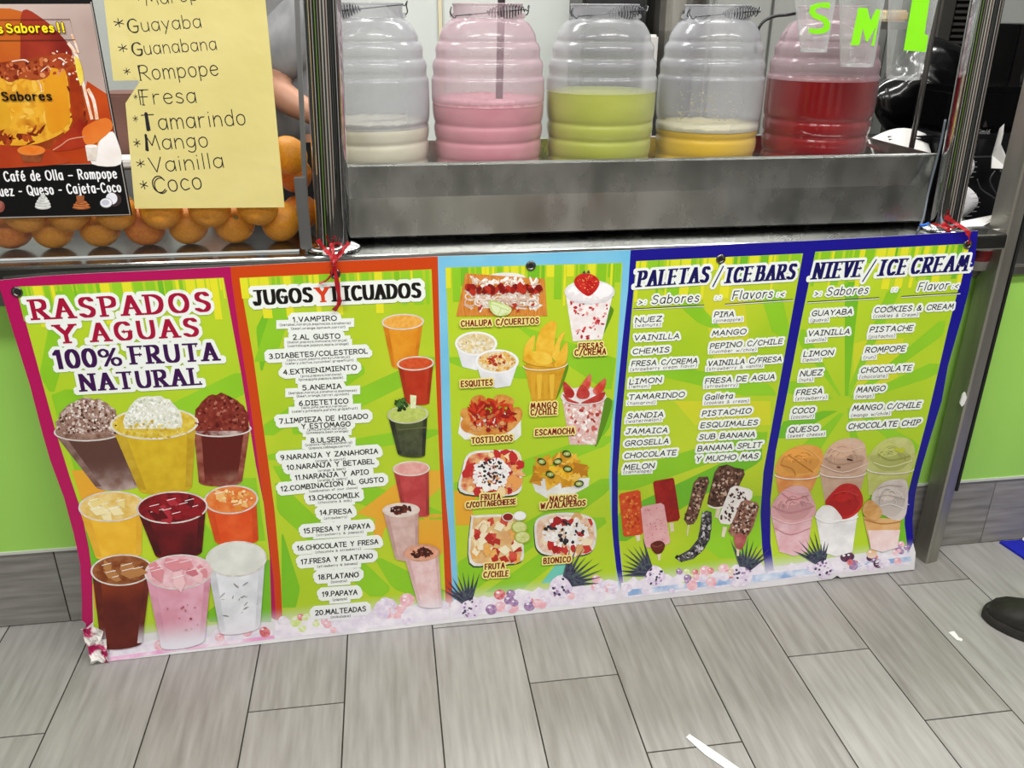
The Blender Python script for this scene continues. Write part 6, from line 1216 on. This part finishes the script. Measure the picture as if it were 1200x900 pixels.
# shelf frame with louvred unit on the right
LV = empty('louvred_unit', (on_y(1110, 60, 2.3).x, 2.4, .804), 'black louvred machine behind the right chrome post', 'machine')
LY = 2.46; a = on_y(1100, 0, LY); b = on_y(1150, 62, LY)
zb = b.z-.02; GRM2 = mat('machine_grey', '4e4d4a', '585753', 8, rough=.4, metal=.5)
bx('housing', on_y(1096, 60, LY).x, on_y(1152, 62, LY).x+.02, LY+.02, 2.68, .002, 1.9, mat('machine_dark', '2c2b2a', rough=.5), LV, bev=.005)
bx('side_frame', on_y(1094, 60, LY).x, on_y(1108, 60, LY).x, LY-.005, LY+.02, zb, 1.9, GRM2, LV)
for i in range(22):
    z = zb+.012+i*.0165; bx('louvre', on_y(1110, 60, LY).x, on_y(1148, 62, LY).x, LY-.002, LY+.016, z, z+.0075, GRM2, LV)
bx('display_panel', on_y(1163, 40, 2.5).x, on_y(1186, 40, 2.5).x, 2.64, 2.68, on_y(1170, 62, 2.5).z, 1.9, mat('slate_panel', '43444a', '3a3b41', 4, rough=.4), LV)
bx('pale_strip', on_y(1186, 40, 2.5).x+.004, on_y(1195, 40, 2.5).x+.004, 2.635, 2.68, on_y(1190, 60, 2.5).z, 1.9, mat('strip_grey', '8a8681', rough=.5, metal=.4), LV)
tag(MB().tube([Y(1104, -40, 1.95), Y(1100, 0, 1.95), Y(1083, 95, 1.95), Y(1067, 178, 1.95)], .0065, 10).obj('shelf_rod', mat('rod_grey', '6e6c69', rough=.35, metal=.8), smooth=True, loc=Y(1067, 178, 1.95)), 'thin grey steel rod rising from the trough end beside the L cup', 'rod')
# black plastic bag
BAG = mat('black_bag', '070708', '101012', 9, rough=.16, bump=.9, bscale=16, coat=.4)
def lump(name, c, r, m, label, cat, seed, grp=None, amp=.3, sub=4, flo=None):
    bm = bmesh.new(); bmesh.ops.create_icosphere(bm, subdivisions=sub, radius=1); rs = random.Random(seed); W_ = [(Vector((rs.gauss(0, 1), rs.gauss(0, 1), rs.gauss(0, 1)))*2.2, rs.uniform(0, 6)) for _ in range(9)]
    for v in bm.verts:
        k = 1+amp*sum(math.sin(v.co.dot(w)+p_) for w, p_ in W_)/5; v.co = Vector((c[0]+v.co.x*r[0]*k, c[1]+v.co.y*r[1]*k, c[2]+v.co.z*r[2]*k))
        if flo: v.co.z = max(v.co.z, flo)
    bm.verts.index_update(); o = tag(obj(name, [v.co.copy() for v in bm.verts], [[v.index for v in f.verts] for f in bm.faces], m, smooth=True, loc=Vector((c[0], c[1], flo or c[2]-r[2]))), label, cat, grp); bm.free(); return o
c = on_y(1080, 112, 2.28); LP = empty('back_stand', (c.x+.1, 2.28, .001), 'black stand carrying the plastic bag and printer behind the trough', 'stand')
x0 = on_y(1030, 150, 2.2).x
bx('top', x0, x0+.62, 2.19, 2.4, 1.01, 1.025, BLACKM, LP); bx('leg', x0+.02, x0+.05, 2.24, 2.3, .001, 1.009, BLACKM, LP); bx('leg', x0+.5, x0+.53, 2.24, 2.3, .001, 1.009, BLACKM, LP)
lump('plastic_bag', (c.x+.01, 2.29, 1.15), (.145, .07, .125), BAG, 'glossy black plastic bag bulging behind the L cup and steel rod', 'bag', 3, flo=1.0255, amp=.42)
# white ledge and papers beside the red jar
a = on_y(1013, 168, 2.0)
pp = [on_y(1018, 165, 1.97), on_y(1085, 184, 1.90), on_y(1065, 186, 1.88), on_y(1010, 186, 1.92)]
cr = MB().sheet([[on_y(1014, 167, 2.02), on_y(1045, 176, 1.98), on_y(1080, 185, 1.94)], [on_y(1012, 170, 1.99)-Vector((0, 0, .0)), on_y(1043, 181, 1.95), on_y(1078, 188, 1.92)]], 0, .002).obj('tray_lid', mat('maroon_lid', '4a1c1c', rough=.4), loc=on_y(1045, 180, 1.96)); tag(cr, 'dark red lid edge with a pale rim lying beside the red drink jar', 'lid')
b = MB(); G = []
for i in range(9):
    t = i/8; a0 = on_y(1017+68*t, 164-14*math.sin(t*2.6), 2.04); G.append([a0, a0+Vector((.0, -.04, -.035-.01*t)), a0+Vector((.0, -.07, -.05))])
tag(b.sheet(G, 0, .001).obj('paper_roll_sheet', WHITEP, smooth=True, loc=G[0][0]), 'curved white paper arching over a black device beside the red jar', 'paper')
apx('card_reader', 1040, 160, 1106, 188, 2.02, .06, BLACKP, 'flat black card reader under the curved white paper', 'card reader', bot=.9055)
# printers on the right
RC = empty('receipt_printer', (on_y(1145, 150, 2.0).x, 2.06, .8035), 'black receipt printer with small grey lettering, right of the chrome post', 'printer')
a = on_y(1122, 118, 1.98); b = on_y(1185, 240, 1.98)
bx('housing', a.x-.02, b.x+.02, 1.98, 2.15, .8035, a.z-.08, BLACKP, RC, bev=.012); bx('lid', a.x-.01, b.x+.03, 1.985, 2.15, a.z-.079, a.z+.03, mat('gloss_black', '060607', rough=.08), RC, bev=.015)
SR = Surf(lambda x, z: 1.979); mb = MB(); text(SR, mb, 'Simi6', (1143.5, 156.5), (1159, 157), 5, (.08, .08, True), 0, 3, 0, .15, .25); mb.obj('lettering', mat('grey_print', '8c8c8e', rough=.5), RC)
bx('slot', a.x+.0, b.x-.04, 1.9775, 1.9795, 1.02, 1.024, mat('slot_grey', '3c3c3e', rough=.4), RC)
REC = mat('receipt_paper', 'e8e8ea', 'f2f2f4', 20, rough=.6); RPR = mat('receipt_print', '9a9a9e', rough=.7)
def receipt(cx, cy, z, r, h, label, Yv):
    c = on_y(cx, cy, Yv); G = []
    E2 = empty('receipt', (c.x, Yv, c.z-h/2), label, 'receipt', 'curled receipts by the printer')
    for i in range(17):
        t = i/16; a = math.pi*(.08+.84*t); zz = c.z+h/2-h*t; dx = r*math.sin(a)
        G.append([Vector((c.x-.035, Yv-.01*math.sin(a), zz)), Vector((c.x-.035+(dx+.03)*.5, Yv-.022*math.sin(a), zz)), Vector((c.x-.005+dx, Yv, zz))])
    MB().sheet(G, 0, .0008).obj('paper', REC, E2, smooth=True); b = MB()
    for i in range(3, 15):
        g = G[i]
        if i % 2: 
            for (u, v) in ((.1, .35), (.6, .85)):
                p_ = g[0].lerp(g[2], u); q = g[0].lerp(g[2], v); b.add([p_+Vector((0, -.024, 0)), q+Vector((0, -.024, 0)), q+Vector((0, -.024, .0014)), p_+Vector((0, -.024, .0014))], [(0, 1, 2, 3)])
    b.obj('printed_lines', RPR, E2)
receipt(1124, 197, 0, .045, .095, 'upper curled white receipt right of the chrome post', 1.90)
receipt(1124, 238, 0, .055, .085, 'lower larger curled white receipt right of the chrome post', 1.86)
def papers(name, P, Yv, label, cat='paper', m=WHITEP, t=.0015):
    q = [on_y(*p_[:2], p_[2] if len(p_) > 2 else Yv) for p_ in P]; n = len(q); b = MB(); b.add(q+[v+Vector((0, .002, -t)) for v in q], [tuple(range(n))]+[tuple(range(n, 2*n))[::-1]]+[(i, n+i, n+(i+1) % n, (i+1) % n) for i in range(n)]); return tag(b.obj(name, m, loc=q[0]), label, cat)
papers('crumpled_receipt', [(1172, 150, 1.96), (1177, 145, 1.95), (1176, 157, 1.95), (1173, 169, 1.94), (1183, 192, 1.93), (1181, 198, 1.93), (1162, 197, 1.94), (1163, 182, 1.955), (1167, 168, 1.96)], 1.95, 'crumpled white receipt strip standing against the black printer')
papers('paper_sheet', [(1113, 262, 1.76), (1168, 251, 1.79), (1168, 256, 1.78), (1146, 268, 1.73)], 1.9, 'white paper sheet lying beside the ribbon at the right chrome post')
CBL = mat('black_cable', '1c1c1e', rough=.35)
for k, P in enumerate(([(1166, 200), (1160, 212), (1168, 228), (1176, 236)], [(1172, 200), (1180, 210), (1184, 222), (1178, 234)], [(1145, 210), (1150, 222), (1165, 232), (1174, 240)])):
    tag(MB().tube(catmull([on_y(x, y, 1.93) for x, y in P], 5), .0022, 6).obj('cable', mat('cable_%d' % 1, '3a3a3e', rough=.3), smooth=True, loc=on_y(*P[0], 1.93)), ['cable loop nearest the crumpled receipt', 'outermost cable loop beside the steel post', 'lowest cable hanging under the black printer'][k], 'cable')
# cup with a red label behind the banner corner
c = on_z(1152, 318, .804); E3 = empty('paper_cup', (c.x, c.y+.02, .8038), 'white cup with a red label on the low counter behind the banner corner', 'cup')
cx_, cy_ = c.x, c.y+.03
MB().lathe([(.8038, .0005), (.8038, .026), (.90, .036), (.903, .0375), (.905, .036), (.90, .034), (.81, .024)], cx_, cy_, 32).obj('cup_wall', mat('grey_white_cup', 'b9b6b2', rough=.4), E3, smooth=True)
MB().lathe([(.826, .0285), (.828, .0292), (.850, .0315), (.852, .031)], cx_, cy_, 32).obj('label_band', mat('red_label', '6c1014', rough=.4), E3, smooth=True)
thingbox('register_drawer', 1.56, 2.1, 1.83, 1.97, .8035, .885, mat('drawer_black', '1b1b1d', '232325', 20, rough=.4), 'black cash drawer on the low counter right of the steel post', 'cash drawer')
c = on_y(1197, 318, 1.79); thingbox('cardboard_scrap', c.x-.02, c.x+.06, 1.775, 1.81, .8036, .826, mat('cardboard', 'a5835c', '94744e', 20, rough=.8), 'piece of brown cardboard on the low counter at the right edge', 'cardboard', bev=.001)
papers('receipt_roll_end', [(1188, 286, 1.80), (1191, 268, 1.80), (1194, 274, 1.80), (1194, 280, 1.80), (1190, 287, 1.80)], 1.8, 'end of a white paper roll showing right of the steel post', m=REC)
thingbox('dark_monitor', 1.63, 2.15, 1.98, 2.1, .8855, 1.45, mat('monitor_black', '0a0a0b', rough=.25), 'large black screen housing at the right edge behind the steel post', 'monitor')
thingbox('black_cabinet', 2.12, 3.0, 2.78, 3.2, .002, 1.32, mat('cab_black', '0c0c0d', rough=.3), 'black cabinet in the dark corner behind the printer', 'cabinet')
thingbox('white_tub', PX(1036, 2.6)-.02, PX(1036, 2.6)+.06, 2.56, 2.6, on_y(1036, 25, 2.56).z, 1.36, mat('tub', 'd8d2b8', 'c8902c', 20, rough=.5), 'small white tub with yellow contents between the M and L cups', 'tub')
SG = bpy.data.objects['white_tub']; SG_z = SG.location.z
RWS = empty('wall_shelf', (PX(1050, 2.6), 2.6, SG_z-.02), 'grey steel shelf behind the hanging cups', 'shelf')
bx('board', PX(1000, 2.55), PX(1078, 2.55), 2.555, 2.77, SG_z-.022, SG_z-.0005, STEELD, RWS); bx('upright', PX(1040, 2.55), PX(1044, 2.55), 2.6, 2.62, .001, SG_z-.0225, STEELD, RWS)
# brown box and white tray between poster and yellow list
thingbox('brown_box', on_y(128, 110, 2.3).x-.03, on_y(168, 110, 2.3).x-.02, 2.3, 2.42, .9060, 1.16, mat('brown_box', '7a5348', '6a463c', 8, rough=.6), 'reddish brown box seen between the poster and the yellow list', 'box')
ST = empty('side_table', (-.62, 2.33, .001), 'steel side table behind the oranges carrying the bin and brown box', 'table')
bx('table_top', -1.1, -.50, 2.178, 2.43, .885, .9055, STEELD, ST)
for x_ in (-1.08, -.54):
    for y_ in (2.19, 2.39): bx('leg', x_, x_+.03, y_, y_+.03, .001, .8845, STEELD, ST)
E4 = empty('food_bin', (on_y(140, 160, 2.25).x, 2.3, .906), 'white and grey bin behind the oranges, under the brown box', 'bin')
x0 = on_y(128, 150, 2.2).x-.2; bx('rim', x0, x0+.30, 2.18, 2.27, 1.0, 1.02-.0005, WHITEP, E4, bev=.004); bx('body', x0+.02, x0+.28, 2.19, 2.26, .906, .999, mat('bin_grey', '55585a', '6a6c6e', 12, rough=.5), E4)

# ------------------------------------------------------------------ on the floor
MT = mat('blue_mat', '1220c0', '0e1aa8', 30, rough=.7)
q = [on_z(1170, 636, 0), on_z(1200, 656, 0)]
MB().box(0, 0, 0, 0, 0, 0)
d_ = (q[1]-q[0]).normalized(); P = [q[0], q[0]+d_*.5, q[0]+d_*.5+Vector((.7, .15, 0)), q[0]+Vector((.75, -.01, 0))]; P = [Vector((v.x, min(v.y, 1.757), .001)) for v in P]
n = 4; V = P+[v+Vector((0, 0, .006)) for v in P]; tag(obj('floor_mat', V, [(3, 2, 1, 0), (4, 5, 6, 7)]+[(i, (i+1) % 4, 4+(i+1) % 4, 4+i) for i in range(4)], MT, loc=P[0]), 'bright blue floor mat against the counter at the right edge', 'mat')
c = on_z(1199, 634, .007); lump('white_crumb', (c.x+.004, c.y, .013), (.008, .006, .006), WHITEP, 'white paper crumb on the blue mat', 'paper scrap', 5, sub=2, flo=.0071)
def litter(name, P, label, z=.0022):
    q = [on_z(x, y, z) for x, y in P]; n = len(q); V = [v-Vector((0, 0, .0012)) for v in q]+[v+Vector((0, 0, .0006+.001*(i % 2))) for i, v in enumerate(q)]
    return tag(obj(name, V, [tuple(range(n))[::-1], tuple(range(n, 2*n))]+[(i, (i+1) % n, n+(i+1) % n, n+i) for i in range(n)], mat('litter_white', 'f0f0ee', rough=.6), loc=q[0]), label, 'paper scrap', 'white scraps on the floor')
litter('paper_strip', [(804, 864), (808, 861), (840, 882), (868, 902), (870, 910), (858, 906), (826, 884)], 'long white paper strip on the floor at the bottom of the photograph')
litter('paper_scrap', [(1111.5, 741), (1118, 740), (1122, 744.5), (1123, 747), (1128, 749), (1127.5, 751.5), (1121.5, 750), (1117, 746.5)], 'tiny torn white scrap on the floor tiles left of the black shoe')
# shoe of a passer-by, toe pointing left
SHM = mat('black_shoe', '161512', '24221e', 40, rough=.55, bump=.3); SOL = mat('shoe_sole', '1d1b18', '2a2723', 60, rough=.7)
toe = on_z(1150, 706, .0); c0 = Vector((1.415, 1.49, 0)); ax_ = Vector((.66, -.75, 0)).normalized(); sd = Vector((-ax_.y, ax_.x, 0))
t0 = on_z(1155, 718, 0)
prof = [(0, .012, .030), (.01, .032, .042), (.03, .044, .055), (.07, .052, .068), (.12, .050, .085), (.17, .040, .10), (.22, .038, .11), (.27, .036, .11), (.295, .022, .10)]
SHE = empty('shoe', t0+ax_*.14, 'black shoe of a passer-by at the right edge of the floor', 'shoe')
def ringat(d, w, z, n=14, top=1, grow=0): 
    c = t0+ax_*d; return c, [c+sd*((w+grow)*math.cos(a)) for a in ()]
V = []; F = []; n = 16
for (d, w, h) in prof:
    c = t0+ax_*d
    for i in range(n+1):
        a = math.pi*i/n; V.append(c+sd*(w*math.cos(a)*(1 if a not in () else 1))+Vector((0, 0, .018+(h-.018)*math.sin(a)**.7)))
for r_ in range(len(prof)-1):
    for i in range(n): F.append((r_*(n+1)+i, r_*(n+1)+i+1, (r_+1)*(n+1)+i+1, (r_+1)*(n+1)+i))
F.append(tuple(range(n+1))); F.append(tuple((len(prof)-1)*(n+1)+i for i in range(n+1))[::-1])
for r_ in range(len(prof)-1): pass
obj('upper', V, F, SHM, SHE, smooth=True)
out = [(d, w+.007) for d, w, h in prof]; L1 = [t0+ax_*(d-.006 if d < .01 else d)+sd*w for d, w in out]; L2 = [t0+ax_*(d-.006 if d < .01 else d)-sd*w for d, w in out][::-1]
P = catmull([Vector(v) for v in L1+L2], 4, True); n = len(P); V = [v+Vector((0, 0, .001)) for v in P]+[v+Vector((0, 0, .014)) for v in P]+[v.lerp(t0+ax_*.14, .03)+Vector((0, 0, .021)) for v in P]
F = [tuple(range(n))[::-1], tuple(range(2*n, 3*n))]+[(k*n+i, k*n+(i+1) % n, (k+1)*n+(i+1) % n, (k+1)*n+i) for k in (0, 1) for i in range(n)]
autosmooth(obj('sole', V, F, SOL, SHE), 50)
